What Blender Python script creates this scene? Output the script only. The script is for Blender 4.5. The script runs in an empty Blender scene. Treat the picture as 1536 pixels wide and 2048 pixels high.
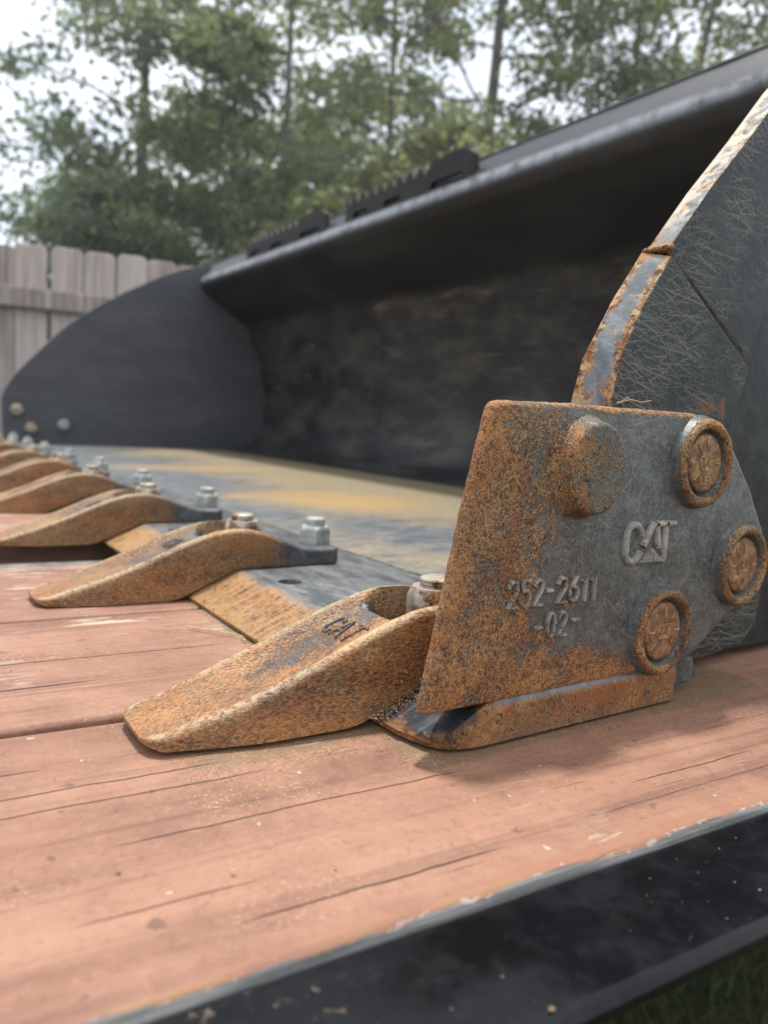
import bpy, bmesh, math, random
import numpy as np
from mathutils import Vector, Matrix

R = math.radians
scene = bpy.context.scene
COL = scene.collection

# ------------------------------------------------------------------ camera
cam_d = bpy.data.cameras.new('camera')
cam = bpy.data.objects.new('camera', cam_d)
COL.objects.link(cam)
right = Vector((0.83100471, -0.5532212, 0.05811602))
down = Vector((-0.01540894, -0.12732869, -0.99174088))
fwd = Vector((0.55605192, 0.82324584, -0.11433529))
m = Matrix.Identity(4)
for i in range(3):
    m[i][0] = right[i]
    m[i][1] = -down[i]
    m[i][2] = -fwd[i]
    m[i][3] = (0.0, 0.0, 0.11)[i]
cam.matrix_world = m
cam_d.sensor_fit = 'VERTICAL'
cam_d.sensor_height = 36.0
cam_d.lens = 1500 / 2048 * 36.0
cam_d.clip_start = 0.005
cam_d.clip_end = 500
cam_d.dof.use_dof = True
cam_d.dof.focus_distance = 0.285
cam_d.dof.aperture_fstop = 11.0
cam_d.dof.aperture_blades = 0
scene.camera = cam

# ------------------------------------------------------------------ sky
SUN = Vector((0.12, 0.19, 1.0)).normalized()
world = bpy.data.worlds.new('World')
scene.world = world
world.use_nodes = True
wn = world.node_tree
wn.nodes.clear()
w_out = wn.nodes.new('ShaderNodeOutputWorld')
w_bg = wn.nodes.new('ShaderNodeBackground')
w_sky = wn.nodes.new('ShaderNodeTexSky')
w_sky.sky_type = 'NISHITA'
w_sky.sun_disc = False
w_sky.sun_elevation = math.asin(SUN.z)
w_sky.sun_rotation = math.atan2(SUN.x, SUN.y)
w_sky.dust_density = 2.0
w_tc = wn.nodes.new('ShaderNodeTexCoord')
w_no = wn.nodes.new('ShaderNodeTexNoise')
w_no.inputs['Scale'].default_value = 2.6
w_no.inputs['Detail'].default_value = 7
w_no.inputs['Roughness'].default_value = 0.58
w_rm = wn.nodes.new('ShaderNodeValToRGB')
w_rm.color_ramp.elements[0].position = 0.30
w_rm.color_ramp.elements[1].position = 0.56
w_rm.color_ramp.elements[0].color = (0.45, 0.45, 0.45, 1)
w_rm.color_ramp.elements[1].color = (0.97, 0.97, 0.97, 1)
w_mx = wn.nodes.new('ShaderNodeMix')
w_mx.data_type = 'RGBA'
w_mx.inputs[7].default_value = (7.0, 7.3, 7.75, 1)      # thin bright cloud
wn.links.new(w_tc.outputs['Generated'], w_no.inputs['Vector'])
wn.links.new(w_no.outputs['Fac'], w_rm.inputs['Fac'])
wn.links.new(w_rm.outputs['Color'], w_mx.inputs[0])
wn.links.new(w_sky.outputs['Color'], w_mx.inputs[6])
wn.links.new(w_mx.outputs[2], w_bg.inputs['Color'])
w_bg.inputs['Strength'].default_value = 0.12
wn.links.new(w_bg.outputs['Background'], w_out.inputs['Surface'])

sun_d = bpy.data.lights.new('sun', 'SUN')
sun_d.energy = 2.7
sun_d.angle = R(5.0)
sun_d.color = (1.0, 0.965, 0.91)
sun = bpy.data.objects.new('sun', sun_d)
COL.objects.link(sun)
sun.rotation_euler = SUN.to_track_quat('Z', 'Y').to_euler()
sun.location = (0, 0, 6)

vs = scene.view_settings
vs.view_transform = 'Standard'
vs.look = 'None'
vs.exposure = 0.90
vs.gamma = 1.0
vs.use_curve_mapping = False
scene.cycles.use_denoising = True
scene.cycles.max_bounces = 8
scene.cycles.transparent_max_bounces = 8


# ------------------------------------------------------------------ material helpers
class NB:
    def __init__(self, name):
        self.mat = bpy.data.materials.new(name)
        self.mat.use_nodes = True
        self.nt = self.mat.node_tree
        self.nt.nodes.clear()
        self.out = self.new('ShaderNodeOutputMaterial')

    def new(self, t):
        return self.nt.nodes.new(t)

    def put(self, sock, v):
        if hasattr(v, 'is_linked') or hasattr(v, 'links'):
            self.nt.links.new(v, sock)
        elif isinstance(v, (tuple, list)):
            v = tuple(v)
            if len(v) == 3 and sock.type == 'RGBA':
                v = v + (1,)
            sock.default_value = v
        else:
            if sock.type == 'RGBA':
                v = (v, v, v, 1)
            elif sock.type == 'VECTOR':
                v = (v, v, v)
            sock.default_value = v

    def coord(self, kind='Object'):
        return self.new('ShaderNodeTexCoord').outputs[kind]

    def world(self):
        return self.new('ShaderNodeNewGeometry').outputs['Position']

    def normal_z(self):
        n = self.new('ShaderNodeNewGeometry').outputs['Normal']
        return self.sep(n)[2]

    def rnd(self):
        return self.new('ShaderNodeObjectInfo').outputs['Random']

    def attr(self, n):
        a = self.new('ShaderNodeAttribute')
        a.attribute_name = n
        return a.outputs['Fac']

    def math(self, op, a, b=0.0, c=0.0, clamp=False):
        n = self.new('ShaderNodeMath')
        n.operation = op
        n.use_clamp = clamp
        self.put(n.inputs[0], a)
        self.put(n.inputs[1], b)
        self.put(n.inputs[2], c)
        return n.outputs[0]

    def add(self, a, b): return self.math('ADD', a, b)
    def sub(self, a, b): return self.math('SUBTRACT', a, b)
    def mul(self, a, b): return self.math('MULTIPLY', a, b)
    def mx(self, a, b): return self.math('MAXIMUM', a, b)
    def mn(self, a, b): return self.math('MINIMUM', a, b)
    def abs(self, a): return self.math('ABSOLUTE', a)

    def vop(self, op, a, b):
        n = self.new('ShaderNodeVectorMath')
        n.operation = op
        self.put(n.inputs[0], a)
        self.put(n.inputs[1], b)
        return n.outputs[0]

    def jit(self, vec, amount=10.0):
        c = self.new('ShaderNodeCombineXYZ')
        r = self.mul(self.rnd(), amount)
        for i in range(3):
            self.put(c.inputs[i], r)
        return self.vop('ADD', vec, c.outputs[0])

    def map(self, vec, scale=(1, 1, 1), rot=(0, 0, 0), loc=(0, 0, 0)):
        n = self.new('ShaderNodeMapping')
        self.put(n.inputs['Vector'], vec)
        n.inputs['Scale'].default_value = scale
        n.inputs['Rotation'].default_value = rot
        n.inputs['Location'].default_value = loc
        return n.outputs[0]

    def sep(self, vec):
        n = self.new('ShaderNodeSeparateXYZ')
        self.put(n.inputs[0], vec)
        return n.outputs

    def noise(self, vec, scale, detail=4.0, rough=0.55, dist=0.0):
        n = self.new('ShaderNodeTexNoise')
        self.put(n.inputs['Vector'], vec)
        n.inputs['Scale'].default_value = scale
        n.inputs['Detail'].default_value = detail
        n.inputs['Roughness'].default_value = rough
        n.inputs['Distortion'].default_value = dist
        return n.outputs['Fac']

    def voro(self, vec, scale, feature='F1', rand=1.0):
        n = self.new('ShaderNodeTexVoronoi')
        n.feature = feature
        self.put(n.inputs['Vector'], vec)
        n.inputs['Scale'].default_value = scale
        n.inputs['Randomness'].default_value = rand
        return n.outputs['Distance']

    def sm(self, v, lo, hi, to0=0.0, to1=1.0):
        n = self.new('ShaderNodeMapRange')
        n.interpolation_type = 'SMOOTHSTEP'
        self.put(n.inputs['Value'], v)
        n.inputs['From Min'].default_value = lo
        n.inputs['From Max'].default_value = hi
        n.inputs['To Min'].default_value = to0
        n.inputs['To Max'].default_value = to1
        return n.outputs[0]

    def ramp(self, fac, stops):
        n = self.new('ShaderNodeValToRGB')
        cr = n.color_ramp
        while len(cr.elements) < len(stops):
            cr.elements.new(0.5)
        for e, (p, c) in zip(cr.elements, stops):
            e.position = p
            e.color = tuple(c) + (1,)
        self.put(n.inputs['Fac'], fac)
        return n.outputs['Color']

    def mix(self, fac, a, b):
        n = self.new('ShaderNodeMix')
        n.data_type = 'RGBA'
        n.clamp_factor = True
        self.put(n.inputs[0], fac)
        self.put(n.inputs[6], a)
        self.put(n.inputs[7], b)
        return n.outputs[2]

    def bump(self, h, dist, strength=1.0, normal=None):
        n = self.new('ShaderNodeBump')
        n.inputs['Strength'].default_value = strength
        n.inputs['Distance'].default_value = dist
        self.put(n.inputs['Height'], h)
        if normal is not None:
            self.put(n.inputs['Normal'], normal)
        return n.outputs[0]

    def scratches(self, vec, scale, width, theta=0.0, spread=1.2, curve=6.0, stretch=1.0, seed=0.0):
        """hairline scratches on an x-z face: one short line per random cell, each with its own direction"""
        x, y, z = self.sep(vec)
        c = self.new('ShaderNodeCombineXYZ')
        self.put(c.inputs[0], self.add(self.mul(x, stretch), seed))
        self.put(c.inputs[1], self.add(z, seed * 0.37))
        v = self.new('ShaderNodeTexVoronoi')
        v.voronoi_dimensions = '2D'
        self.put(v.inputs['Vector'], c.outputs[0])
        v.inputs['Scale'].default_value = scale
        d = self.sep(self.vop('SUBTRACT', c.outputs[0], v.outputs['Position']))
        dx, dz = self.math('DIVIDE', d[0], stretch), d[1]
        rc = self.sep(v.outputs['Color'])
        th = self.add(theta, self.mul(self.sub(rc[0], 0.5), spread * 2))
        co, si = self.math('COSINE', th), self.math('SINE', th)
        al = self.add(self.mul(dx, co), self.mul(dz, si))
        ac = self.sub(self.mul(dz, co), self.mul(dx, si))
        ac = self.add(ac, self.mul(self.mul(al, al), self.mul(self.sub(rc[1], 0.5), curve)))
        w = self.mul(width, self.add(0.45, rc[2]))
        m = self.math('SUBTRACT', 1.0, self.math('DIVIDE', self.abs(ac), w), 0.0, True)
        return self.mul(m, self.add(0.35, self.mul(rc[1], 0.65)))

    def finish(self, color, rough=0.6, metal=0.0, normal=None, spec=0.5, **kw):
        p = self.new('ShaderNodeBsdfPrincipled')
        self.put(p.inputs['Base Color'], color)
        self.put(p.inputs['Roughness'], rough)
        self.put(p.inputs['Metallic'], metal)
        self.put(p.inputs['Specular IOR Level'], spec)
        if normal is not None:
            self.put(p.inputs['Normal'], normal)
        for k, v in kw.items():
            self.put(p.inputs[k.replace('_', ' ')], v)
        self.nt.links.new(p.outputs[0], self.out.inputs['Surface'])
        return self.mat


RUST_DARK = (0.046, 0.020, 0.010)
RUST_MID = (0.160, 0.062, 0.022)
RUST_ORANGE = (0.300, 0.125, 0.036)
RUST_OCHRE = (0.40, 0.245, 0.095)
STEEL_GREY = (0.068, 0.072, 0.070)


def rust_color(b, vec, fine=1300.0, olive=0.5, pits=1.0):
    big = b.noise(vec, 48, 5, 0.65)
    speck = b.noise(vec, fine, 2, 0.65)
    v = b.add(b.mul(big, 0.52), b.mul(speck, 0.50))
    c = b.ramp(v, [(0.385, RUST_DARK), (0.465, RUST_MID), (0.54, RUST_ORANGE), (0.65, RUST_OCHRE)])
    ol = b.ramp(speck, [(0.36, (0.060, 0.044, 0.027)), (0.52, (0.165, 0.120, 0.062)), (0.66, (0.33, 0.25, 0.135))])
    om = b.sm(b.add(b.mul(b.noise(vec, 30, 5, 0.65), 0.72), b.mul(b.noise(vec, fine * 0.30, 3, 0.65), 0.40)), 0.51, 0.61)
    c = b.mix(b.mul(om, olive), c, ol)
    blot = b.sm(b.noise(b.vop('ADD', vec, (3.1, 1.7, 0.4)), 85, 5, 0.7), 0.56, 0.66)
    c = b.mix(b.mul(blot, 0.55 * pits), c, RUST_DARK)
    pit = b.sm(b.noise(vec, fine * 0.42, 3, 0.6), 0.575, 0.64)
    return b.mix(b.mul(pit, 0.9 * pits), c, (0.030, 0.015, 0.009)), speck, big


def rusty(name, amount, paint=STEEL_GREY, fine=1300.0, jitter=False, pale=None, dust=0.25, rough_paint=0.45, scratch=True, streak=None, olive=0.75, bright=0.0, hot=None, rough_rust=0.80, pits=1.0):
    """forged steel: worn dark paint with rust breaking through; amount(b, x, y, z) gives 0..1 rust cover"""
    b = NB(name)
    oc = b.coord()
    vec = b.jit(oc) if jitter else oc
    x, y, z = b.sep(oc)
    rc, speck, big = rust_color(b, vec if streak is None else b.map(vec, scale=streak), fine, olive, pits)
    if bright:
        rc = b.mix(b.mul(b.sm(b.noise(vec, 50, 4, 0.6), 0.36, 0.62), bright), rc, (0.40, 0.225, 0.075))
    if hot is not None:
        hm = b.mul(hot(b, x, y, z), b.sm(b.add(b.mul(speck, 0.6), b.mul(b.noise(vec, 150, 4, 0.65), 0.5)), 0.46, 0.60))
        rc = b.mix(b.mul(hm, 0.5), rc, (0.38, 0.15, 0.034))
        rc = b.mix(b.mul(b.sm(b.noise(vec, 620, 3, 0.65), 0.57, 0.64), 0.85 * pits), rc, (0.055, 0.024, 0.012))
    am = amount(b, x, y, z)
    n1 = b.noise(vec, 62, 6, 0.7)
    n2 = b.noise(vec, 700, 3, 0.65)
    fac = b.add(am, b.add(b.mul(b.sub(n1, 0.5), 1.5), b.mul(b.sub(n2, 0.5), 1.45)))
    fac = b.sm(fac, 0.41, 0.62)
    pc = b.mix(b.sm(b.noise(vec, 90, 6, 0.7), 0.42, 0.68), paint, tuple(min(1, c * 1.7 + 0.012) for c in paint))
    pc = b.mix(b.mul(b.sm(b.noise(vec, 320, 4, 0.7), 0.50, 0.66), dust), pc, (0.25, 0.215, 0.145))
    pc = b.mix(b.mul(b.sm(b.noise(vec, 850, 3, 0.7), 0.57, 0.66), dust * 1.6), pc, (0.30, 0.22, 0.13))
    pc = b.mix(b.mul(b.sm(b.noise(vec, 520, 4, 0.7), 0.45, 0.36), 0.6), pc, tuple(c * 0.45 for c in paint))
    if scratch:
        s1 = b.scratches(vec, 190, 0.00028, 0.3, 1.2)
        s2 = b.scratches(vec, 120, 0.00024, -0.2, 1.4, seed=3.3)
        sc = b.mul(b.mx(s1, s2), b.sm(b.noise(vec, 55, 2), 0.38, 0.58))
        pc = b.mix(b.mul(sc, 0.8), pc, (0.26, 0.25, 0.21))
    col = b.mix(fac, pc, rc)
    if pale is not None:
        col = b.mix(pale(b, x, y, z, vec), col, (0.43, 0.345, 0.205))
    h = b.add(b.mul(speck, 0.55), b.mul(b.noise(vec, 330, 4, 0.6), 0.6))
    h = b.mul(h, b.add(0.45, b.mul(fac, 0.55)))
    nrm = b.bump(h, 0.00095, 1.0)
    rough = b.add(rough_paint, b.mul(fac, rough_rust - rough_paint))
    return b.finish(col, rough, b.mul(b.sub(1.0, fac), 0.25), nrm, 0.5)


# ------------------------------------------------------------------ mesh helpers
def link(o, parent=None):
    COL.objects.link(o)
    if parent is not None:
        o.parent = parent
    return o


def smooth(me, angle=40):
    me.shade_smooth()
    me.set_sharp_from_angle(angle=R(angle))


def mesh_obj(name, verts, faces, mat, parent=None, loc=(0, 0, 0), angle=40):
    me = bpy.data.meshes.new(name)
    me.from_pydata([tuple(v) for v in verts], [], faces)
    bm = bmesh.new()
    bm.from_mesh(me)
    bmesh.ops.recalc_face_normals(bm, faces=bm.faces)
    bm.to_mesh(me)
    bm.free()
    if angle is not None:
        smooth(me, angle)
    if mat is not None:
        me.materials.append(mat)
    o = bpy.data.objects.new(name, me)
    o.location = loc
    return link(o, parent)


def tag(o, label, cat=None, group=None, kind=None):
    o['label'] = label
    if cat:
        o['category'] = cat
    if group:
        o['group'] = group
    if kind:
        o['kind'] = kind
    return o


def empty(name, loc, rz=0.0):
    o = bpy.data.objects.new(name, None)
    o.location = loc
    o.rotation_euler.z = rz
    o.empty_display_size = 0.1
    return link(o)


def bevel(o, width, seg=3, angle=35):
    b = o.modifiers.new('bevel', 'BEVEL')
    b.width = width
    b.segments = seg
    b.limit_method = 'ANGLE'
    b.angle_limit = R(angle)
    b.harden_normals = False
    return o


def loft(rings, cap=True, closed=True):
    """rings: list of equal-length point loops -> verts, faces"""
    n = len(rings[0])
    V = [p for r in rings for p in r]
    F = []
    for i in range(len(rings) - 1):
        for j in range(n if closed else n - 1):
            k = (j + 1) % n
            F.append((i * n + j, i * n + k, (i + 1) * n + k, (i + 1) * n + j))
    if cap:
        F.append(tuple(range(n))[::-1])
        F.append(tuple((len(rings) - 1) * n + j for j in range(n)))
    return V, F


def densify(pts, step, jit=0.0, rng=None, closed=True):
    out = []
    n = len(pts)
    for i in range(n if closed else n - 1):
        a, b = Vector(pts[i]), Vector(pts[(i + 1) % n])
        k = max(1, int((b - a).length / step))
        for q in range(k):
            p = a.lerp(b, q / k)
            if jit and q > 0:
                p = p + Vector([rng.uniform(-jit, jit) for _ in range(len(p))])
            out.append(tuple(p))
    if not closed:
        out.append(tuple(pts[-1]))
    return out


def chamfer(pts, radii, seg=5):
    """round the corners of a 2-D polygon"""
    out = []
    n = len(pts)
    for i in range(n):
        p = Vector(pts[i])
        r = radii.get(i, 0)
        if not r:
            out.append(tuple(p))
            continue
        a = (Vector(pts[i - 1]) - p)
        c = (Vector(pts[(i + 1) % n]) - p)
        d = min(r, a.length * 0.45, c.length * 0.45)
        a = p + a.normalized() * d
        c = p + c.normalized() * d
        for k in range(seg + 1):
            t = k / seg
            out.append(tuple(a * (1 - t) ** 2 + p * 2 * t * (1 - t) + c * t * t))
    return out


def xz_plate(name, pts, y0, y1, mat, parent, off, bev=0.0012, angle=35):
    ring0 = [(p[0], y0, p[1]) for p in pts]
    ring1 = [(p[0], y1, p[1]) for p in pts]
    V, F = loft([ring0, ring1])
    o = mesh_obj(name, V, F, mat, parent, off)
    if bev:
        bevel(o, bev, 3, angle)
    return o


def tube(pts, radii, n=8, V=None, F=None, cap=True):
    V = [] if V is None else V
    F = [] if F is None else F
    base = len(V)
    k = len(pts)
    P = [Vector(p) for p in pts]
    prev = None
    for i in range(k):
        d = (P[min(i + 1, k - 1)] - P[max(i - 1, 0)]).normalized()
        if prev is None:
            u = d.orthogonal().normalized()
        else:
            u = (prev - d * prev.dot(d))
            u = u.normalized() if u.length > 1e-6 else d.orthogonal().normalized()
        prev = u
        w = d.cross(u)
        for j in range(n):
            a = 2 * math.pi * j / n
            V.append(tuple(P[i] + (u * math.cos(a) + w * math.sin(a)) * radii[i]))
    for i in range(k - 1):
        for j in range(n):
            q = (j + 1) % n
            F.append((base + i * n + j, base + i * n + q, base + (i + 1) * n + q, base + (i + 1) * n + j))
    if cap:
        F.append(tuple(base + j for j in range(n))[::-1])
        F.append(tuple(base + (k - 1) * n + j for j in range(n)))
    return V, F


# raised cast lettering: each stroke is a rounded ridge; glyph box is 1 wide, 1 high
def arc(cx, cy, rx, ry, a0, a1, n=8):
    return [(cx + rx * math.cos(R(a0 + (a1 - a0) * i / n)), cy + ry * math.sin(R(a0 + (a1 - a0) * i / n))) for i in range(n + 1)]


GLYPH = {
    '2': [arc(0.5, 0.72, 0.42, 0.28, 165, -30, 8) + [(0.06, 0.0), (0.95, 0.0)]],
    '5': [[(0.9, 1.0), (0.2, 1.0), (0.14, 0.58)] + arc(0.46, 0.32, 0.46, 0.32, 120, -150, 9)],
    '6': [[(0.78, 1.0), (0.3, 0.62)] + arc(0.5, 0.3, 0.42, 0.3, 150, 510, 14)],
    '1': [[(0.2, 0.78), (0.56, 1.0), (0.56, 0.0)]],
    '0': [arc(0.5, 0.5, 0.4, 0.5, 0, 360, 16)],
    '-': [[(0.1, 0.5), (0.9, 0.5)]],
    'C': [arc(0.52, 0.72, 0.42, 0.28, 10, 180, 8) + arc(0.52, 0.28, 0.42, 0.28, 180, 350, 8)],
    'A': [[(0.0, 0.0), (0.5, 1.0), (1.0, 0.0)], [(0.2, 0.36), (0.8, 0.36)]],
    'T': [[(0.0, 1.0), (1.0, 1.0)], [(0.5, 1.0), (0.5, 0.0)]],
    'L': [[(0.1, 1.0), (0.1, 0.0), (0.9, 0.0)]],
    'E': [[(0.95, 1.0), (0.1, 1.0), (0.1, 0.0), (0.95, 0.0)], [(0.1, 0.5), (0.8, 0.5)]],
}


def ridge(V, F, line, half, height, frame):
    """rounded ridge along a 2-D polyline, mapped into 3-D by frame(u, v, h)"""
    P = [Vector(p) for p in line]
    k = len(P)
    # lengthen the ends a little so corners close
    P[0] = P[0] + (P[0] - P[1]).normalized() * half * 0.5
    P[-1] = P[-1] + (P[-1] - P[-2]).normalized() * half * 0.5
    base = len(V)
    sect = [(-1.0, -0.35), (-0.86, 0.62), (-0.4, 1.0), (0.4, 1.0), (0.86, 0.62), (1.0, -0.35)]
    n = len(sect)
    for i in range(k):
        d = (P[min(i + 1, k - 1)] - P[max(i - 1, 0)]).normalized()
        nv = Vector((-d.y, d.x))
        for s, h in sect:
            q = P[i] + nv * s * half
            V.append(frame(q.x, q.y, h * height))
    for i in range(k - 1):
        for j in range(n - 1):
            F.append((base + i * n + j, base + (i + 1) * n + j, base + (i + 1) * n + j + 1, base + i * n + j + 1))
    F.append(tuple(base + j for j in range(n)))
    F.append(tuple(base + (k - 1) * n + j for j in range(n))[::-1])


def write(V, F, text, u0, v0, pitch, w, h, half, height, frame):
    for i, ch in enumerate(text):
        for st in GLYPH[ch]:
            ridge(V, F, [(u0 + i * pitch + p[0] * w, v0 + p[1] * h) for p in st], half, height, frame)


def logo(V, F, u0, v0, w, h, half, height, frame):
    """three tight capitals with a solid triangle under the middle one"""
    cw = w * 0.34
    ridge(V, F, [(u0 + p[0] * cw, v0 + p[1] * h) for p in GLYPH['C'][0]], half, height, frame)
    a = [(u0 + w * 0.40, v0 + h * 0.45), (u0 + w * 0.56, v0 + h * 1.0), (u0 + w * 0.62, v0 + h * 1.0), (u0 + w * 0.70, v0 + h * 0.40)]
    ridge(V, F, a[:2], half, height, frame)
    ridge(V, F, a[2:], half, height, frame)
    ridge(V, F, [(u0 + w * 0.62, v0 + h), (u0 + w, v0 + h)], half, height, frame)
    ridge(V, F, [(u0 + w * 0.83, v0 + h), (u0 + w * 0.83, v0)], half, height, frame)
    b = len(V)
    tri = [(u0 + w * 0.26, v0 - h * 0.02), (u0 + w * 0.80, v0 - h * 0.02), (u0 + w * 0.54, v0 + h * 0.36)]
    for hh in (-0.3, 1.0):
        for p in tri:
            V.append(frame(p[0], p[1], hh * height))
    F += [(b + 3, b + 4, b + 5), (b, b + 1, b + 4, b + 3), (b + 1, b + 2, b + 5, b + 4), (b + 2, b, b + 3, b + 5)]


# ------------------------------------------------------------------ materials
def ramp01(b, v, lo, hi):
    return b.sm(v, lo, hi)


M = {}


def cutter_amount(b, x, y, z):
    left = b.sm(x, 0.262, 0.158)
    low = b.sm(b.add(z, b.mul(x, 0.12)), 0.075, 0.045)
    low = b.mul(low, b.sm(x, 0.275, 0.225))
    edge = b.sm(x, 0.166, 0.150)
    rim = b.sm(z, 0.1165, 0.1215)
    a = b.mx(b.mul(left, 0.80), b.mul(low, 0.74))
    a = b.mx(a, b.mul(b.mx(edge, b.mul(rim, 0.8)), 0.95))
    bot = b.mul(b.sm(b.sub(z, b.mul(b.mx(b.sub(x, 0.28), 0.0), 0.6)), 0.024, 0.0155), 0.9)
    return b.mx(a, b.mul(bot, b.sm(x, 0.288, 0.262)))


def cutter_hot(b, x, y, z):
    line = b.sub(x, b.add(0.144, b.mul(z, 0.20)))
    return b.mx(b.sm(line, 0.016, 0.001), b.mx(b.mul(b.sm(z, 0.044, 0.016), b.sm(x, 0.27, 0.23)), b.mul(b.sm(z, 0.115, 0.122), 0.7)))


M['cutter'] = rusty('side_cutter_steel', cutter_amount, dust=0.35, olive=0.6, hot=cutter_hot, rough_rust=0.68)
M['boss'] = rusty('boss_steel', lambda b, x, y, z: b.add(0.52, b.mul(b.sm(x, 0.214, 0.200), 0.3)), dust=0.3)
M['collar'] = rusty('bolt_collar_steel', lambda b, x, y, z: b.mul(b.sm(y, 0.1865, 0.1835), 0.75), dust=0.3, rough_paint=0.38)
M['letters'] = rusty('raised_letter_steel', lambda b, x, y, z: b.add(0.32, b.add(b.mul(b.sm(x, 0.24, 0.18), 0.14), b.mul(b.sm(z, 0.048, 0.038), 0.06))),
                     paint=(0.20, 0.19, 0.175), dust=0.6)


def nut_mat(name, c0, c1, rust):
    b = NB(name)
    oc = b.jit(b.coord())
    n = b.noise(oc, 160, 5, 0.65)
    c = b.mix(b.sm(n, 0.4, 0.62), c0, c1)
    rc, sp, bg = rust_color(b, oc, 900)
    c = b.mix(b.sm(b.add(b.noise(oc, 120, 4, 0.6), rust), 0.55, 0.68), c, rc)
    return b.finish(c, 0.45, 0.35, b.bump(n, 0.0005, 0.6))


def coin_mat():
    b = NB('copper_brown_bolt_face')
    oc = b.jit(b.coord())
    n = b.noise(oc, 260, 5, 0.65)
    c = b.ramp(n, [(0.34, (0.075, 0.040, 0.024)), (0.5, (0.21, 0.105, 0.050)), (0.66, (0.36, 0.20, 0.085))])
    c = b.mix(b.sm(b.noise(oc, 900, 3, 0.6), 0.6, 0.7), c, (0.09, 0.07, 0.055))
    h = b.add(n, b.mul(b.noise(oc, 1200, 2), 0.5))
    return b.finish(c, 0.55, 0.35, b.bump(h, 0.0004, 0.8))


M['coin'] = coin_mat()
M['coin_mark'] = nut_mat('bolt_face_mark', (0.26, 0.14, 0.055), (0.46, 0.29, 0.13), -0.05)


def tooth_amount(b, x, y, z):
    back = b.sm(x, 0.226, 0.192)
    pocket = b.mul(b.mul(b.sm(b.abs(b.sub(x, 0.1925)), 0.032, 0.025), b.sm(b.abs(y), 0.0165, 0.0140)), b.sm(z, 0.039, 0.033))
    chan = b.mul(b.mul(b.sm(x, 0.088, 0.140), b.sm(x, 0.215, 0.165)), b.sm(b.abs(b.sub(y, 0.004)), 0.017, 0.003))
    a = b.sub(b.mul(back, 1.0), b.mul(chan, 0.54))
    return b.mul(a, b.sub(1.0, pocket))


def tooth_pale(b, x, y, z, vec):
    rim = b.attr('rim')
    n = b.add(b.mul(b.noise(vec, 420, 4, 0.65), 0.75), b.mul(b.noise(vec, 60, 3), 0.35))
    return b.mul(b.mul(b.sm(n, 0.47, 0.60), rim), 0.8)


M['tooth'] = rusty('bucket_tooth_steel', tooth_amount, paint=(0.062, 0.067, 0.074), pits=0.60, fine=1350, jitter=True, pale=tooth_pale, streak=(0.42, 1, 1), rough_paint=0.45, olive=0.55, bright=0.10, rough_rust=0.52, hot=lambda b, x, y, z: b.mx(b.sm(x, 0.105, 0.072), b.mul(b.sm(z, 0.016, 0.004), 0.6)))
M['tooth_letters'] = rusty('tooth_letter_steel', lambda b, x, y, z: 0.50, paint=(0.10, 0.098, 0.095))


M['nut'] = nut_mat('galvanised_nut', (0.30, 0.325, 0.30), (0.44, 0.45, 0.41), -0.12)
M['nut_rusty'] = nut_mat('weathered_nut', (0.36, 0.31, 0.25), (0.46, 0.41, 0.33), 0.06)


def edge_mat():
    b = NB('cutting_edge_steel')
    oc = b.coord()
    x, y, z = b.sep(oc)
    rc, sp, bg = rust_color(b, b.map(oc, scale=(1, 0.35, 1)), 900)
    # front bevel: rust with pale streaks running back from the lip
    st = b.noise(b.map(oc, scale=(40, 420, 40)), 1.0, 4, 0.6)
    st = b.add(b.mul(st, 0.55), b.mul(b.noise(oc, 260, 4, 0.65), 0.45))
    bev_c = b.mix(b.mul(b.sm(st, 0.38, 0.58), 0.85), rc, (0.34, 0.20, 0.085))
    gy = b.mix(b.sm(b.noise(b.map(oc, scale=(90, 30, 30)), 1.0, 5, 0.65), 0.36, 0.66), (0.075, 0.085, 0.095), (0.20, 0.205, 0.205))
    gy = b.mix(b.mul(b.sm(b.noise(oc, 240, 4, 0.7), 0.54, 0.68), 0.6), gy, (0.34, 0.25, 0.14))
    wob = b.mul(b.sub(b.noise(oc, 70, 4, 0.6), 0.5), 0.012)
    xb = b.add(x, wob)
    front = b.sm(xb, 0.186, 0.176)
    nose_c = b.mix(b.sm(b.noise(oc, 200, 5, 0.7), 0.40, 0.62), rc, (0.19, 0.085, 0.034))
    bev_c = b.mix(b.sm(y, 0.246, 0.236), bev_c, nose_c)
    c = b.mix(front, gy, bev_c)
    # near corner: bare dark blue steel on the bevel, dirt at its lip
    cor = b.mul(b.sm(y, 0.238, 0.228), b.sm(z, 0.0022, 0.0048))
    cor = b.mul(cor, b.sm(b.noise(oc, 110, 4, 0.6), 0.36, 0.50))
    bl = b.mix(b.sm(b.noise(b.map(oc, scale=(60, 240, 60)), 1.0, 4, 0.6), 0.48, 0.74), (0.016, 0.020, 0.027), (0.085, 0.095, 0.108))
    c = b.mix(b.mul(cor, b.sm(y, 0.187, 0.1905)), c, bl)
    # outer end face is all rust
    side = b.sm(y, 0.1885, 0.1868)
    rs = b.mix(b.sm(b.noise(oc, 150, 5, 0.7), 0.40, 0.62), rc, (0.235, 0.088, 0.026))
    c = b.mix(b.mul(side, b.sm(b.noise(oc, 170, 5, 0.7), 0.24, 0.34)), c, rs)
    # band worn at the rear weld
    h = b.add(b.mul(sp, 0.6), b.noise(oc, 300, 4, 0.6))
    r = b.add(0.34, b.mul(b.mx(front, side), 0.42))
    return b.finish(c, r, 0.2, b.bump(h, 0.0006, 0.8))


M['edge'] = edge_mat()


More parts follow.
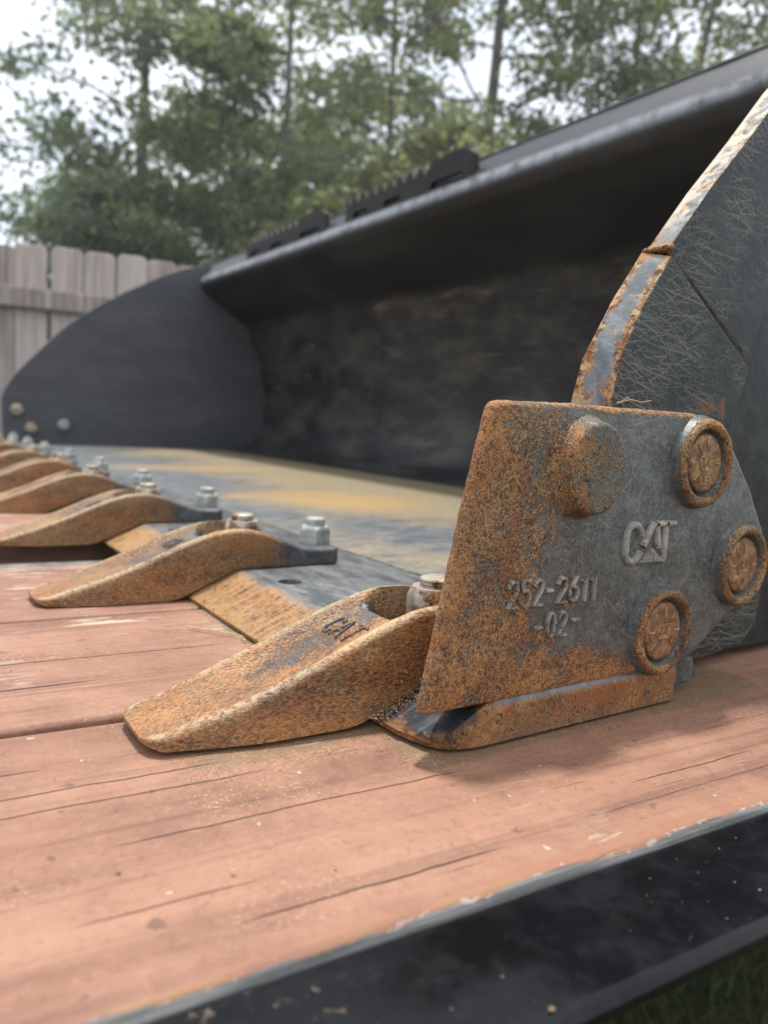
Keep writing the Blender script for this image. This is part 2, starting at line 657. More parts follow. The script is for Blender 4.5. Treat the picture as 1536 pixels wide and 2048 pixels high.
def floor_mat():
    b = NB('bucket_floor_steel')
    oc = b.coord()
    x, y, z = b.sep(oc)
    n = b.noise(b.map(oc, scale=(5, 7, 7)), 1.0, 8, 0.72, 0.3)
    n2 = b.noise(b.map(oc, scale=(40, 90, 60)), 1.0, 5, 0.65)
    gy = b.mix(b.sm(n2, 0.36, 0.66), (0.060, 0.068, 0.076), (0.145, 0.150, 0.150))
    sand = b.mix(b.sm(b.noise(oc, 140, 5, 0.7), 0.38, 0.66), (0.215, 0.165, 0.095), (0.36, 0.285, 0.165))
    stain = b.add(b.mul(n, 1.0), b.add(b.mul(b.sm(x, 0.36, 0.62), 0.22), b.mul(b.sm(y, 1.9, 0.6), 0.06)))
    c = b.mix(b.mul(b.sm(stain, 0.52, 0.74), 0.85), gy, sand)
    dx = b.math('DIVIDE', b.sub(x, 0.46), 0.13)
    dy = b.math('DIVIDE', b.sub(y, 0.80), 0.16)
    core = b.sm(b.add(b.math('SQRT', b.add(b.mul(dx, dx), b.mul(dy, dy))), b.mul(b.sub(n, 0.5), 2.4)), 1.1, 0.35)
    c = b.mix(b.mul(core, 0.6), c, (0.42, 0.25, 0.080))
    dx = b.math('DIVIDE', b.sub(x, 0.46), 0.20)
    dy = b.math('DIVIDE', b.sub(y, 1.30), 0.09)
    core = b.sm(b.add(b.math('SQRT', b.add(b.mul(dx, dx), b.mul(dy, dy))), b.mul(b.sub(n, 0.5), 2.4)), 1.1, 0.35)
    c = b.mix(b.mul(core, 0.5), c, (0.40, 0.245, 0.085))
    c = b.mix(b.mul(b.sm(b.noise(oc, 130, 3), 0.66, 0.72), 0.5), c, (0.5, 0.45, 0.36))
    return b.finish(c, 0.46, 0.15, b.bump(b.noise(oc, 260, 4, 0.6), 0.0006, 0.7))


M['floor'] = floor_mat()


def shell_mat():
    b = NB('bucket_shell_paint')
    oc = b.coord()
    x, y, z = b.sep(oc)
    d = b.noise(b.map(oc, scale=(14, 5, 6)), 1.0, 6, 0.66)
    c = b.mix(b.sm(d, 0.40, 0.68), (0.0085, 0.0100, 0.0120), (0.025, 0.0265, 0.028))
    # dusty back below the bend, with drag marks left by material sliding across it
    zone = b.mul(b.sm(z, 0.385, 0.355), b.sm(x, 0.80, 0.86))
    dusty = b.noise(b.map(oc, scale=(20, 9, 22)), 1.0, 7, 0.72)
    c = b.mix(b.mul(b.mul(b.sm(dusty, 0.42, 0.70), zone), 0.6), c, (0.088, 0.081, 0.064))
    s = b.noise(b.map(oc, scale=(3, 7, 60), rot=(0.60, 0, 0)), 1.0, 6, 0.62, 0.6)
    c = b.mix(b.mul(b.mul(b.sm(s, 0.58, 0.72), zone), 0.6), c, (0.145, 0.125, 0.085))
    ru = b.noise(oc, 60, 5, 0.65)
    c = b.mix(b.mul(b.sm(ru, 0.67, 0.72), 0.6), c, (0.15, 0.075, 0.033))
    dull = b.sm(z, 0.44, 0.36)
    # highlight painted into the colour along the nose of the lip, in rubbed-steel grey
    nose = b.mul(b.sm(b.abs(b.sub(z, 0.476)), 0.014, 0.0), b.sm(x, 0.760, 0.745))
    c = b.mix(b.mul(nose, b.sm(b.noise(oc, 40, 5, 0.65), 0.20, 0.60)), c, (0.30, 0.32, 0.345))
    c = b.mix(b.mul(b.sm(z, 0.483, 0.492), 0.7), c, b.mix(d, (0.013, 0.0145, 0.018), (0.032, 0.036, 0.042)))
    r = b.add(0.43, b.mul(b.mul(b.sm(d, 0.3, 0.65), dull), 0.2))
    return b.finish(c, r, 0.0, b.bump(b.noise(oc, 90, 4, 0.6), 0.0005, 0.4), 0.35)


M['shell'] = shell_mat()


def plain_paint(name, c0, c1, rough, scale=60):
    b = NB(name)
    oc = b.coord()
    n = b.noise(oc, scale, 5, 0.65)
    return b.finish(b.mix(b.sm(n, 0.38, 0.66), c0, c1), rough, 0.0, b.bump(n, 0.0006, 0.5), 0.2)


def side_mat(name, near):
    b = NB(name)
    oc = b.coord()
    x, y, z = b.sep(oc)
    base = b.mix(b.sm(b.noise(oc, 25, 6, 0.68), 0.38, 0.66), (0.010, 0.013, 0.014), (0.026, 0.031, 0.030))
    c = base
    rough = 0.42
    if near:
        lines = None
        for sc, wd, th, spd, st, sd in ((150, 0.00030, 0.0, 0.5, 0.45, 0.0), (110, 0.00034, -0.35, 0.4, 0.5, 1.7), (190, 0.00026, 0.2, 0.7, 0.6, 2.9), (90, 0.00034, -0.12, 0.3, 0.35, 4.1),
                                        (240, 0.00022, -0.5, 1.0, 0.8, 5.3), (130, 0.00030, 0.15, 0.4, 0.4, 6.7), (60, 0.00046, -0.40, 0.25, 0.4, 8.3), (34, 0.00050, -0.30, 0.35, 0.4, 11.9), (26, 0.00040, 0.10, 0.5, 0.5, 13.3), (210, 0.00024, -0.1, 0.7, 0.5, 9.1)):
            q = b.scratches(oc, sc, wd, th, spd, 2.0, st, sd)
            lines = q if lines is None else b.mx(lines, q)
        dens = b.sm(b.noise(oc, 26, 4, 0.6), 0.34, 0.60)
        fine = b.sm(b.noise(b.map(oc, scale=(70, 70, 330), rot=(0, 0.1, 0)), 1.0, 6, 0.75), 0.50, 0.70)
        c = b.mix(b.mul(fine, 0.22), c, (0.12, 0.118, 0.09))
        c = b.mix(b.mul(b.mul(lines, dens), 0.72), c, (0.27, 0.255, 0.190))
        # front edge: paint scraped to bare metal and rust along both arrises
        fy = b.sep(b.new('ShaderNodeNewGeometry').outputs['True Normal'])[1]
        front = b.sm(b.abs(fy), 0.88, 0.70)
        n = b.noise(b.map(oc, scale=(1, 1, 1)), 75, 5, 0.65)
        ar = b.abs(b.sub(y, 0.2180))
        rim = b.sm(ar, 0.0025, 0.0075)
        rc, sp, bg = rust_color(b, oc, 700)
        rc = b.mix(b.sm(b.noise(oc, 260, 4, 0.6), 0.46, 0.62), rc, (0.42, 0.29, 0.15))
        metal = b.mix(b.sm(b.noise(b.map(oc, scale=(200, 60, 60)), 1.0, 4), 0.4, 0.65), (0.10, 0.11, 0.12), (0.20, 0.21, 0.22))
        fc = b.mix(b.sm(b.add(n, b.mul(rim, 0.22)), 0.52, 0.62), metal, rc)
        pal = b.mul(b.sm(z, 0.195, 0.215), b.sm(b.add(b.noise(oc, 180, 5, 0.7), b.mul(rim, 0.15)), 0.46, 0.58))
        fc = b.mix(pal, fc, (0.44, 0.39, 0.31))
        patch = b.mul(b.sm(b.abs(b.sub(z, b.add(0.1935, b.mul(b.sub(b.noise(oc, 160, 4, 0.6), 0.5), 0.006)))), 0.0046, 0.0030), b.sm(x, 0.30, 0.29))
        fc = b.mix(patch, fc, b.mix(b.noise(oc, 500, 4, 0.6), RUST_MID, (0.46, 0.24, 0.10)))
        c = b.mix(front, c, fc)
        rr = b.mul(b.sm(b.noise(oc, 42, 4, 0.6), 0.66, 0.74), b.sub(1.0, front))
        c = b.mix(rr, c, RUST_MID)
        rough = b.add(0.40, b.mul(front, 0.15))
    else:
        c = b.mix(b.sm(b.noise(b.map(oc, scale=(6, 6, 16)), 1.0, 6, 0.65), 0.38, 0.7), (0.066, 0.070, 0.080), (0.092, 0.096, 0.104))
        rough = 0.5
    h = b.noise(oc, 500, 4, 0.65)
    return b.finish(c, rough, 0.0, b.bump(h, 0.0004, 0.7), 0.22)


M['side'] = side_mat('near_side_plate_paint', True)
M['side_far'] = side_mat('far_side_plate_paint', False)
M['side_main'] = plain_paint('near_side_plate_dark_paint', (0.009, 0.010, 0.011), (0.026, 0.028, 0.028), 0.40, 90)


M['step'] = plain_paint('step_black_paint', (0.006, 0.006, 0.007), (0.018, 0.015, 0.012), 0.55)
M['weld'] = rusty('weld_steel', lambda b, x, y, z: 0.8, fine=900)
M['heel'] = plain_paint('heel_block_paint', (0.03, 0.035, 0.04), (0.11, 0.105, 0.09), 0.5, 200)

CRACKS = [(0.0516, 0.1329, 0.1462, 0.00042), (-0.08, 0.0917, 0.2138, 0.00040), (0.0332, 0.150, 0.1887, 0.00036), (-0.06, 0.080, 0.2245, 0.00042),
          (-0.30, 0.0572, 0.3132, 0.0008), (-0.50, 0.120, 0.3460, 0.0006), (0.19, 0.26, 0.1585, 0.0003), (0.02, 0.07, 0.1600, 0.00028),
          (0.16, 0.34, 0.1480, 0.00016), (-0.3, 0.03, 0.2400, 0.0005)]


def wood_mat(front):
    b = NB('painted_deck_board')
    oc = b.coord()
    vec = b.jit(oc, 7.0)
    wp = b.world()
    x, y, z = b.sep(oc)
    wx, wy, wz = b.sep(wp)
    # deck-frame coordinates for the cracks
    c_, s_ = math.cos(R(3.7)), math.sin(R(3.7))
    lx = b.sub(b.mul(wx, c_), b.mul(wy, s_))
    ly = b.add(b.mul(wx, s_), b.mul(wy, c_))
    grain = b.noise(b.map(vec, scale=(5, 170, 170)), 1.0, 5, 0.6, 0.35)
    broad = b.noise(b.map(vec, scale=(3, 22, 22)), 1.0, 5, 0.6, 0.4)
    spot = b.noise(vec, 38, 5, 0.65)
    c = b.ramp(b.add(b.mul(broad, 0.62), b.mul(spot, 0.42)), [(0.34, (0.140, 0.066, 0.041)), (0.48, (0.234, 0.115, 0.073)), (0.60, (0.296, 0.155, 0.099)), (0.76, (0.35, 0.200, 0.130))])
    c = b.mix(b.mul(b.sm(grain, 0.50, 0.70), 0.50), c, (0.105, 0.048, 0.033))
    iso = b.noise(vec, 420, 4, 0.7)
    c = b.mix(b.mul(b.sm(iso, 0.54, 0.70), 0.30), c, (0.34, 0.22, 0.15))
    c = b.mix(b.mul(b.sm(iso, 0.45, 0.32), 0.35), c, (0.10, 0.046, 0.032))
    c = b.mix(b.mul(b.sm(b.noise(vec, 120, 3, 0.6), 0.68, 0.73), 0.6), c, (0.085, 0.045, 0.032))
    c = b.mix(b.mul(b.sm(b.noise(b.map(vec, loc=(5, 2, 1)), 210, 2, 0.5), 0.73, 0.77), 0.8), c, (0.45, 0.36, 0.27))
    # fine dark checks along the grain
    chk = b.noise(b.map(vec, scale=(14, 520, 520)), 1.0, 2, 0.5)
    chkm = b.mul(b.sm(chk, 0.70, 0.76), b.sm(b.noise(b.map(vec, scale=(9, 30, 30)), 1.0, 3), 0.47, 0.58))
    c = b.mix(b.mul(chkm, 0.8), c, (0.07, 0.035, 0.026))
    # worn and flaked paint
    fl = b.noise(b.map(vec, scale=(30, 190, 190)), 1.0, 5, 0.65)
    flz = b.noise(vec, 11, 3, 0.55)
    bare = b.mul(b.sm(fl, 0.57 if front else 0.545, 0.60 if front else 0.57), b.sm(flz, 0.58 if front else 0.46, 0.68 if front else 0.56))
    c = b.mix(b.mul(bare, 0.85), c, (0.44, 0.36, 0.26))
    # sand and dust lying round the bucket
    rng_n = b.noise(wp, 1100, 2, 0.6)
    dx = b.mx(b.mx(b.sub(0.153, wx), b.sub(wx, 0.34)), 0.0)
    dy = b.mx(b.sub(0.188, wy), 0.0)
    dist = b.math('SQRT', b.add(b.mul(dx, dx), b.mul(dy, dy)))
    tx = b.mx(b.mx(b.sub(0.085, wx), b.sub(wx, 0.16)), 0.0)
    ty = b.mx(b.mx(b.sub(0.219, wy), b.sub(wy, 0.262)), 0.0)
    dist2 = b.math('SQRT', b.add(b.mul(tx, tx), b.mul(ty, ty)))
    wob = b.mul(b.sub(b.noise(wp, 120, 4, 0.6), 0.5), 0.010)
    dd = b.add(b.mn(dist, dist2), wob)
    damp = b.sm(dd, 0.0075, 0.0035)
    c = b.mix(b.mul(damp, 0.62), c, (0.155, 0.105, 0.058))
    sand = b.mul(b.sm(dd, 0.026, 0.002), b.sm(b.add(rng_n, b.mul(b.sub(b.noise(wp, 60, 4, 0.6), 0.5), 0.5)), 0.56, 0.66))
    far_dust = b.mul(b.sm(b.noise(wp, 16, 4, 0.6), 0.50, 0.66), b.sm(b.noise(wp, 900, 2, 0.6), 0.60, 0.68))
    c = b.mix(b.mul(sand, 0.5), c, (0.40, 0.28, 0.14))
    c = b.mix(b.mul(far_dust, 0.55), c, (0.60, 0.44, 0.26))
    hgt = b.add(b.add(b.mul(grain, -0.45), b.mul(iso, 0.28)), b.mul(chkm, -1.2))
    hgt = b.add(hgt, b.mul(bare, -0.5))
    crack_all = None
    wv = b.mul(b.sub(b.noise(b.map(wp, scale=(30, 30, 30)), 1.0, 4, 0.6), 0.5), 0.0034)
    for x0, x1, yc, hw in CRACKS:
        d = b.abs(b.sub(b.add(ly, wv), yc))
        m_ = b.sm(d, hw * 1.1, hw * 0.35)
        m_ = b.mul(m_, b.mul(b.sm(lx, x0, x0 + 0.015), b.sm(lx, x1, x1 - 0.02)))
        m_ = b.mul(m_, b.sm(b.noise(b.map(wp, scale=(60, 60, 60), loc=(yc * 90, 0, 0)), 1.0, 3), 0.26, 0.38))
        crack_all = m_ if crack_all is None else b.mx(crack_all, m_)
    c = b.mix(b.mul(crack_all, 0.78), c, (0.035, 0.018, 0.013))
    hgt = b.add(hgt, b.mul(crack_all, -2.6))
    if front:
        # outer arris worn down to grey wood, with a ragged limit to the paint
        rag = b.mul(b.sub(b.noise(b.map(vec, scale=(30, 120, 120)), 1.0, 5, 0.65), 0.5), 0.006)
        e = b.add(b.add(y, rag), b.add(b.mul(z, 0.25), 0.0007))
        dark = b.mul(b.sm(e, 0.0080, 0.0045), b.sm(broad, 0.35, 0.5))
        c = b.mix(b.mul(dark, 0.45), c, (0.25, 0.105, 0.055))
        org = b.sm(e, 0.0042, 0.0026)
        c = b.mix(b.mul(org, b.sm(b.add(b.mul(spot, 0.5), b.mul(fl, 0.5)), 0.50, 0.56)), c, (0.255, 0.130, 0.062))
        gw = b.noise(b.map(vec, scale=(20, 600, 600)), 1.0, 4, 0.6)
        grey = b.mix(b.sm(gw, 0.35, 0.66), (0.075, 0.074, 0.072), (0.20, 0.197, 0.19))
        c = b.mix(b.sm(e, 0.0022, 0.0014), c, grey)
        fleck = b.mul(b.sm(b.abs(b.sub(e, 0.0020)), 0.0007, 0.0002), b.sm(b.noise(b.map(vec, scale=(190, 380, 380)), 1.0, 4, 0.65), 0.54, 0.60))
        c = b.mix(b.mul(fleck, 0.7), c, (0.36, 0.33, 0.30))
    nrm = b.bump(hgt, 0.0011, 0.8)
    return b.finish(c, 0.62, 0.0, nrm, 0.4)


M['wood_front'] = wood_mat(True)
M['wood'] = wood_mat(False)


def rail_mat():
    b = NB('black_rail_paint')
    wp = b.coord()
    n = b.noise(wp, 70, 6, 0.7)
    c = b.mix(b.sm(n, 0.42, 0.7), (0.0035, 0.0035, 0.0045), (0.010, 0.010, 0.012))
    d = b.noise(wp, 480, 4, 0.7)
    c = b.mix(b.mul(b.sm(d, 0.64, 0.76), 0.12), c, (0.20, 0.19, 0.17))
    x, y, z = b.sep(wp)
    pe = b.mul(b.sm(b.noise(wp, 300, 4, 0.65), 0.60, 0.66), b.sm(x, 0.085, 0.055))
    c = b.mix(b.mul(pe, 0.4), c, (0.26, 0.19, 0.14))
    r = b.add(0.13, b.mul(b.sm(n, 0.38, 0.7), 0.10))
    return b.finish(c, r, 0.0, b.bump(b.noise(wp, 220, 5, 0.6), 0.0002, 0.25), 0.20)


M['rail'] = rail_mat()
M['strip'] = plain_paint('weathered_strip_steel', (0.10, 0.095, 0.09), (0.22, 0.20, 0.18), 0.6, 40)
M['dark_frame'] = plain_paint('trailer_frame_paint', (0.012, 0.012, 0.013), (0.03, 0.028, 0.025), 0.5, 20)


def sand_mat():
    b = NB('sand_grain')
    r = b.attr('tone')
    c = b.ramp(r, [(0.0, (0.12, 0.075, 0.038)), (0.6, (0.28, 0.19, 0.10)), (1.0, (0.38, 0.29, 0.18))])
    return b.finish(c, 0.7)


M['sand'] = sand_mat()


def fence_mat():
    b = NB('weathered_fence_wood')
    oc = b.jit(b.coord(), 9.0)
    g = b.noise(b.map(oc, scale=(60, 60, 3)), 1.0, 5, 0.6)
    t = b.mul(b.sub(b.rnd(), 0.5), 0.35)
    c = b.ramp(b.add(g, t), [(0.28, (0.20, 0.168, 0.150)), (0.5, (0.35, 0.302, 0.275)), (0.72, (0.45, 0.40, 0.37))])
    return b.finish(c, 0.85, 0.0, b.bump(g, 0.003, 0.6))


M['fence'] = fence_mat()


def bark_mat():
    b = NB('tree_bark')
    oc = b.jit(b.coord(), 9.0)
    n = b.noise(b.map(oc, scale=(9, 9, 2)), 1.0, 6, 0.65)
    c = b.ramp(n, [(0.35, (0.065, 0.058, 0.052)), (0.65, (0.17, 0.15, 0.13))])
    return b.finish(c, 0.9, 0.0, b.bump(n, 0.03, 0.8))


M['bark'] = bark_mat()


def leaf_mat(name, dark, light):
    b = NB(name)
    c = b.ramp(b.attr('tone'), [(0.0, dark), (1.0, light)])
    p = b.new('ShaderNodeBsdfPrincipled')
    b.put(p.inputs['Base Color'], c)
    p.inputs['Roughness'].default_value = 0.5
    t = b.new('ShaderNodeBsdfTranslucent')
    b.put(t.inputs['Color'], b.mix(0.5, c, (0.34, 0.38, 0.16)))
    ms = b.new('ShaderNodeMixShader')
    ms.inputs[0].default_value = 0.58
    b.nt.links.new(p.outputs[0], ms.inputs[1])
    b.nt.links.new(t.outputs[0], ms.inputs[2])
    b.nt.links.new(ms.outputs[0], b.out.inputs['Surface'])
    return b.mat


M['leaf_blue'] = leaf_mat('blue_green_leaf', (0.084, 0.120, 0.086), (0.155, 0.210, 0.138))
M['leaf_mid'] = leaf_mat('mid_green_leaf', (0.088, 0.120, 0.060), (0.170, 0.212, 0.100))
M['leaf_yellow'] = leaf_mat('yellow_green_leaf', (0.112, 0.134, 0.055), (0.215, 0.230, 0.095))
M['straw'] = plain_paint('dry_straw', (0.36, 0.29, 0.15), (0.52, 0.45, 0.27), 0.6, 300)
M['grass'] = leaf_mat('grass_blade', (0.030, 0.050, 0.012), (0.075, 0.095, 0.026))


def ground_mat():
    b = NB('grass_ground')
    oc = b.coord()
    n = b.noise(oc, 1.1, 6, 0.6)
    n2 = b.noise(oc, 24, 5, 0.7)
    c = b.mix(b.sm(n, 0.4, 0.65), (0.034, 0.050, 0.014), (0.070, 0.078, 0.026))
    c = b.mix(b.mul(b.sm(n2, 0.45, 0.68), 0.6), c, (0.095, 0.080, 0.045))
    return b.finish(c, 0.9, 0.0, b.bump(n2, 0.04, 0.8))


M['ground'] = ground_mat()

GZ = -0.92          # ground below the deck

# ------------------------------------------------------------------ ground
g = mesh_obj('ground', [(-150, -150, GZ), (150, -150, GZ), (150, 150, GZ), (-150, 150, GZ)], [(0, 1, 2, 3)], M['ground'], None, (0, 0, 0), None)
tag(g, 'dark green grassy ground beneath and beyond the trailer', kind='structure')

# ------------------------------------------------------------------ trailer
trailer = empty('flatbed_trailer', (0, 0, 0), R(-3.7))
tag(trailer, 'flatbed trailer with red-brown painted plank deck and black steel side rail', 'trailer')
BW, PITCH, BT = 0.1398, 0.1434, 0.036


def board_mesh(name, length, width, thick, mat, seed):
    rng = random.Random(seed)
    nx = 150
    prof = []
    r = 0.0042 if mat is M['wood_front'] else 0.0030
    for a in range(0, 91, 18):
        prof.append((r - r * math.cos(R(a)), -r + r * math.sin(R(a))))
    mid = [(width * t, 0.0) for t in (0.12, 0.25, 0.4, 0.5, 0.6, 0.75, 0.88)]
    top = prof + mid + [(width - p[0], p[1]) for p in prof[::-1]]
    ring2 = [(0.0, -thick)] + top + [(width, -thick)]
    rings = []
    for i in range(nx + 1):
        x = -2.6 + length * i / nx
        w = 0.0004 * math.sin(i * 1.7 + seed) + rng.uniform(-0.0003, 0.0003)
        rings.append([(x, p[0] + w * (1 if p[0] < width / 2 else -1), p[1] - 0.0006 * (1 - (2 * p[0] / width - 1) ** 2) * (1 if p[1] > -0.002 else 0)) for p in ring2])
    V, F = loft(rings)
    me = mesh_obj(name, V, F, mat, trailer)
    return me


b0 = board_mesh('deck_board', 6.0, BW, BT, M['wood_front'], 1)
b0.location = (0, 0.1307, -0.0007)
b0['label'] = 'outermost deck board with grey bare wood along its worn edge'
b1 = board_mesh('deck_board', 6.0, BW, BT, M['wood'], 2)
b1.location = (0, 0.1307 + PITCH, 0)
ys = [0.1307 + 2 * PITCH] + [0.668 + k * PITCH for k in range(13)]
for y in ys:
    o = b1.copy()
    o.location = (0, y, 0)
    COL.objects.link(o)
    o.parent = trailer
    o.scale.x = 1.0

# grey steel strip lying in the opening between two boards, with the frame below it
V, F = loft([[(-2.6, 0.5625, -0.030), (-2.6, 0.615, -0.030), (-2.6, 0.615, -0.0085), (-2.6, 0.5625, -0.0085)],
             [(3.4, 0.5625, -0.030), (3.4, 0.615, -0.030), (3.4, 0.615, -0.0085), (3.4, 0.5625, -0.0085)]])
bevel(mesh_obj('steel_strip', V, F, M['strip'], trailer), 0.002)
V, F = loft([[(x, 0.24, -0.11), (x, 2.5, -0.11), (x, 2.5, -0.042), (x, 0.24, -0.042)] for x in (-2.5, 3.3)])
mesh_obj('deck_frame', V, F, M['dark_frame'], trailer)
# side rail: channel with a flat top flange beside the outermost board
rp = [(0.1303, -0.0040), (0.0990, -0.0040), (0.0968, -0.0045), (0.0955, -0.0058), (0.0953, -0.0074), (0.0962, -0.0090), (0.0985, -0.0098), (0.1240, -0.0098), (0.1260, -0.0118), (0.1260, -0.046), (0.1303, -0.046)]
rings = [[(x, p[0], p[1]) for p in rp] for x in np.linspace(-2.6, 3.4, 60)]
V, F = loft(rings)
mesh_obj('side_rail', V, F, M['rail'], trailer)

# ------------------------------------------------------------------ loader bucket
BX, BY = 0.60, 1.13
bucket = empty('loader_bucket', (BX, BY, 0))
tag(bucket, 'black loader bucket with rusty teeth lying on the plank deck', 'bucket')
OFF = (-BX, -BY, 0)
YN, YF = 0.226, 2.05

# cutting edge
rng = random.Random(4)
T_ = 0.0165
fx0, fx1 = 0.1512, 0.1822
bot = [(0.2835, 0.1865), (0.1700, 0.1870), (0.1590, 0.1905), (0.1545, 0.1975), (0.1512, 0.212), (fx0, 2.070), (0.2875, 2.070)]
bot = chamfer(bot, {0: 0.004, 1: 0.006, 2: 0.004, 3: 0.006, 4: 0.006})
outline = densify(bot, 0.004, 0.0)
lo, lip, up = [], [], []
for (x, y) in outline:
    j = 0.0
    if y < 0.30 and x < 0.20:
        j = rng.uniform(-0.00035, 0.00035)
    t = max(0.0, min(1.0, (x - fx0) / (fx1 - fx0)))
    lo.append((x + 0.0006, y + (0.0005 if y < 0.2 else 0), 0.0002))
    lip.append((x + j, y + j * 0.6, max(0.0022, T_ * t - 0.0035 if t > 0.35 else 0.0022)))
nx, ny = 26, 240
# top surface as height field over a grid clipped by the outline: simple strips from the lip inward
insets = []
for (x, y), l in zip(outline, lip):
    xx = max(x, fx0 + 0.004)
    yy = max(y, 0.1895)
    if x < fx1:
        insets.append((xx, yy, 0.0045 if x < fx0 + 0.004 else min(T_, T_ * (xx - fx0) / (fx1 - fx0) + 0.0012)))
    else:
        insets.append((x - (0.0015 if x > 0.28 else 0), yy, T_))
crest = []
for (x, y) in outline:
    yy = max(y, 0.1895)
    crest.append((max(x, fx1) - (0.0015 if x > 0.28 else 0), yy, T_))
V, F = loft([lo, lip, insets, crest])
ce = mesh_obj('cutting_edge', V, F, M['edge'], bucket, OFF, 28)
# bolt holes between the teeth, bored right through the plate
bmh = bmesh.new()
for k in range(9):
    mat = Matrix.Translation((0.197, 0.385 + 0.2035 * k, 0.008))
    bmesh.ops.create_cone(bmh, cap_ends=True, segments=24, radius1=0.0072, radius2=0.0072, depth=0.05, matrix=mat)
mh = bpy.data.meshes.new('hole_tool')
bmh.to_mesh(mh)
bmh.free()
ht = bpy.data.objects.new('hole_tool', mh)
ht.location = (0, 0, 0)
COL.objects.link(ht)
bo = ce.modifiers.new('holes', 'BOOLEAN')
bo.operation = 'DIFFERENCE'
bo.object = ht
bo.solver = 'EXACT'
bpy.context.view_layer.update()
dg = bpy.context.evaluated_depsgraph_get()
new_me = bpy.data.meshes.new_from_object(ce.evaluated_get(dg))
ce.modifiers.clear()
ce.data = new_me
ce.data.name = 'cutting_edge'
bpy.data.objects.remove(ht)
smooth(ce.data, 28)

# heel block behind the cutting edge, below the side plate
hb = [(0.284, 0.0035), (0.291, 0.0165), (0.302, 0.0150), (0.3065, 0.0060), (0.301, 0.0030)]
xz_plate('heel_block', hb, 0.1925, 0.216, M['heel'], bucket, OFF, 0.0012)

# floor plate
fl = [(0.2915, 0.004), (0.2915, 0.0135), (0.2935, 0.0148), (0.50, 0.0148), (0.80, 0.0148), (0.80, 0.004)]
rings = [[(p[0], y, p[1]) for p in fl] for y in np.linspace(YN + 0.002, YF - 0.002, 40)]
V, F = loft(rings)
mesh_obj('floor_plate', V, F, M['floor'], bucket, OFF, 35)
# weld bead joining edge and floor
pts = [(0.2888 + rng.uniform(-0.0004, 0.0004), y, 0.0135) for y in np.linspace(YN, YF - 0.01, 160)]
V, F = tube(pts, [0.0022 + rng.uniform(-0.0003, 0.0003) for _ in pts], 8)
mesh_obj('weld_bead', V, F, M['heel'], bucket, OFF, 80)

# shell: one bent plate, inner profile (x, z)
prof = [(0.802, 0.0148), (0.835, 0.0160), (0.865, 0.0200), (0.890, 0.0290), (0.910, 0.0450), (0.925, 0.0700), (0.934, 0.105), (0.937, 0.145),
        (0.934, 0.190), (0.924, 0.240), (0.907, 0.290), (0.886, 0.336), (0.876, 0.356), (0.868, 0.367), (0.857, 0.3745), (0.840, 0.385), (0.800, 0.4105), (0.765, 0.4345), (0.750, 0.4450),
        ] + [(0.762 + 0.028 * math.cos(R(t)), 0.470 + 0.028 * math.sin(R(t))) for t in range(232, 139, -9)] + [(0.7520, 0.5020), (0.7660, 0.5195)]
P = [Vector(p) for p in prof]
th = 0.007
outer = []
for i in range(len(P)):
    d = (P[min(i + 1, len(P) - 1)] - P[max(i - 1, 0)]).normalized()
    nrm = Vector((d.y, -d.x))
    outer.append(P[i] + nrm * th)
loop = [tuple(p) for p in P] + [tuple(p) for p in outer[::-1]]
rings = [[(p[0], y, p[1]) for p in loop] for y in np.linspace(YN + 0.001, YF - 0.001, 60)]
V, F = loft(rings)
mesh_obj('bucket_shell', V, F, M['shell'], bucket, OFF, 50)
# small rail along the outer arris of the top band
V, F = tube([(0.7685, y, 0.5212) for y in np.linspace(YN, YF, 50)], [0.0035 + rng.uniform(-0.0006, 0.0006) for _ in range(50)], 8)
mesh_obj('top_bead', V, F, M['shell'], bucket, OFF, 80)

# side plates
front_curve = [(0.2458, 0.118), (0.2512, 0.143), (0.2670, 0.1700), (0.2835, 0.1930), (0.310, 0.2235), (0.337, 0.2530), (0.362, 0.2820), (0.388, 0.3080), (0.425, 0.340),
               (0.460, 0.366), (0.533, 0.4150), (0.637, 0.4750), (0.700, 0.503), (0.774, 0.5250)]
back_curve = [(0.800, 0.500), (0.850, 0.420), (0.900, 0.345), (0.935, 0.260), (0.948, 0.150), (0.935, 0.060), (0.900, 0.012), (0.860, 0.0035)]
plate = [(0.2500, 0.0035), (0.2475, 0.060)] + front_curve + back_curve
near_plate = [(0.2570, 0.0035), (0.2535, 0.060), (0.2535, 0.122), (0.2584, 0.1462), (0.2698, 0.1682), (0.2846, 0.1905)] + front_curve[4:] + back_curve
xz_plate('side_plate', near_plate, 0.2146, YN, M['side_main'], bucket, OFF, 0.0012)
sp = xz_plate('side_plate', plate, YF, YF + 0.012, M['side_far'], bucket, OFF, 0.0015)
sp['label'] = 'far side plate of the bucket, plain dark grey'
# doubled bars along the near plate's front edge
tail = [(0.3505, 0.1480), (0.3490, 0.139), (0.3445, 0.130), (0.3425, 0.118), (0.347, 0.100), (0.356, 0.08), (0.372, 0.058),
                                                                     (0.3850, 0.0380), (0.3830, 0.0170), (0.372, 0.0085), (0.345, 0.0045)]
bar_out = [(0.2560, 0.0040), (0.2525, 0.060), (0.2526, 0.122), (0.2575, 0.1465), (0.2690, 0.1685), (0.2832, 0.1895)] + tail
bar_in = [(0.2500, 0.0040), (0.2465, 0.060), (0.2450, 0.122), (0.2504, 0.1432), (0.2662, 0.1704), (0.2829, 0.1936)] + tail
V, F = loft([[(p[0], 0.2106, p[1]) for p in bar_out], [(p[0], YN + 0.0005, p[1]) for p in bar_in]])
bevel(mesh_obj('edge_bar', V, F, M['side'], bucket, OFF), 0.0009)
upper_bar = [(0.2843, 0.1926)] + front_curve[4:9] + [(0.452, 0.322), (0.405, 0.262), (0.380, 0.205), (0.3530, 0.1535)]
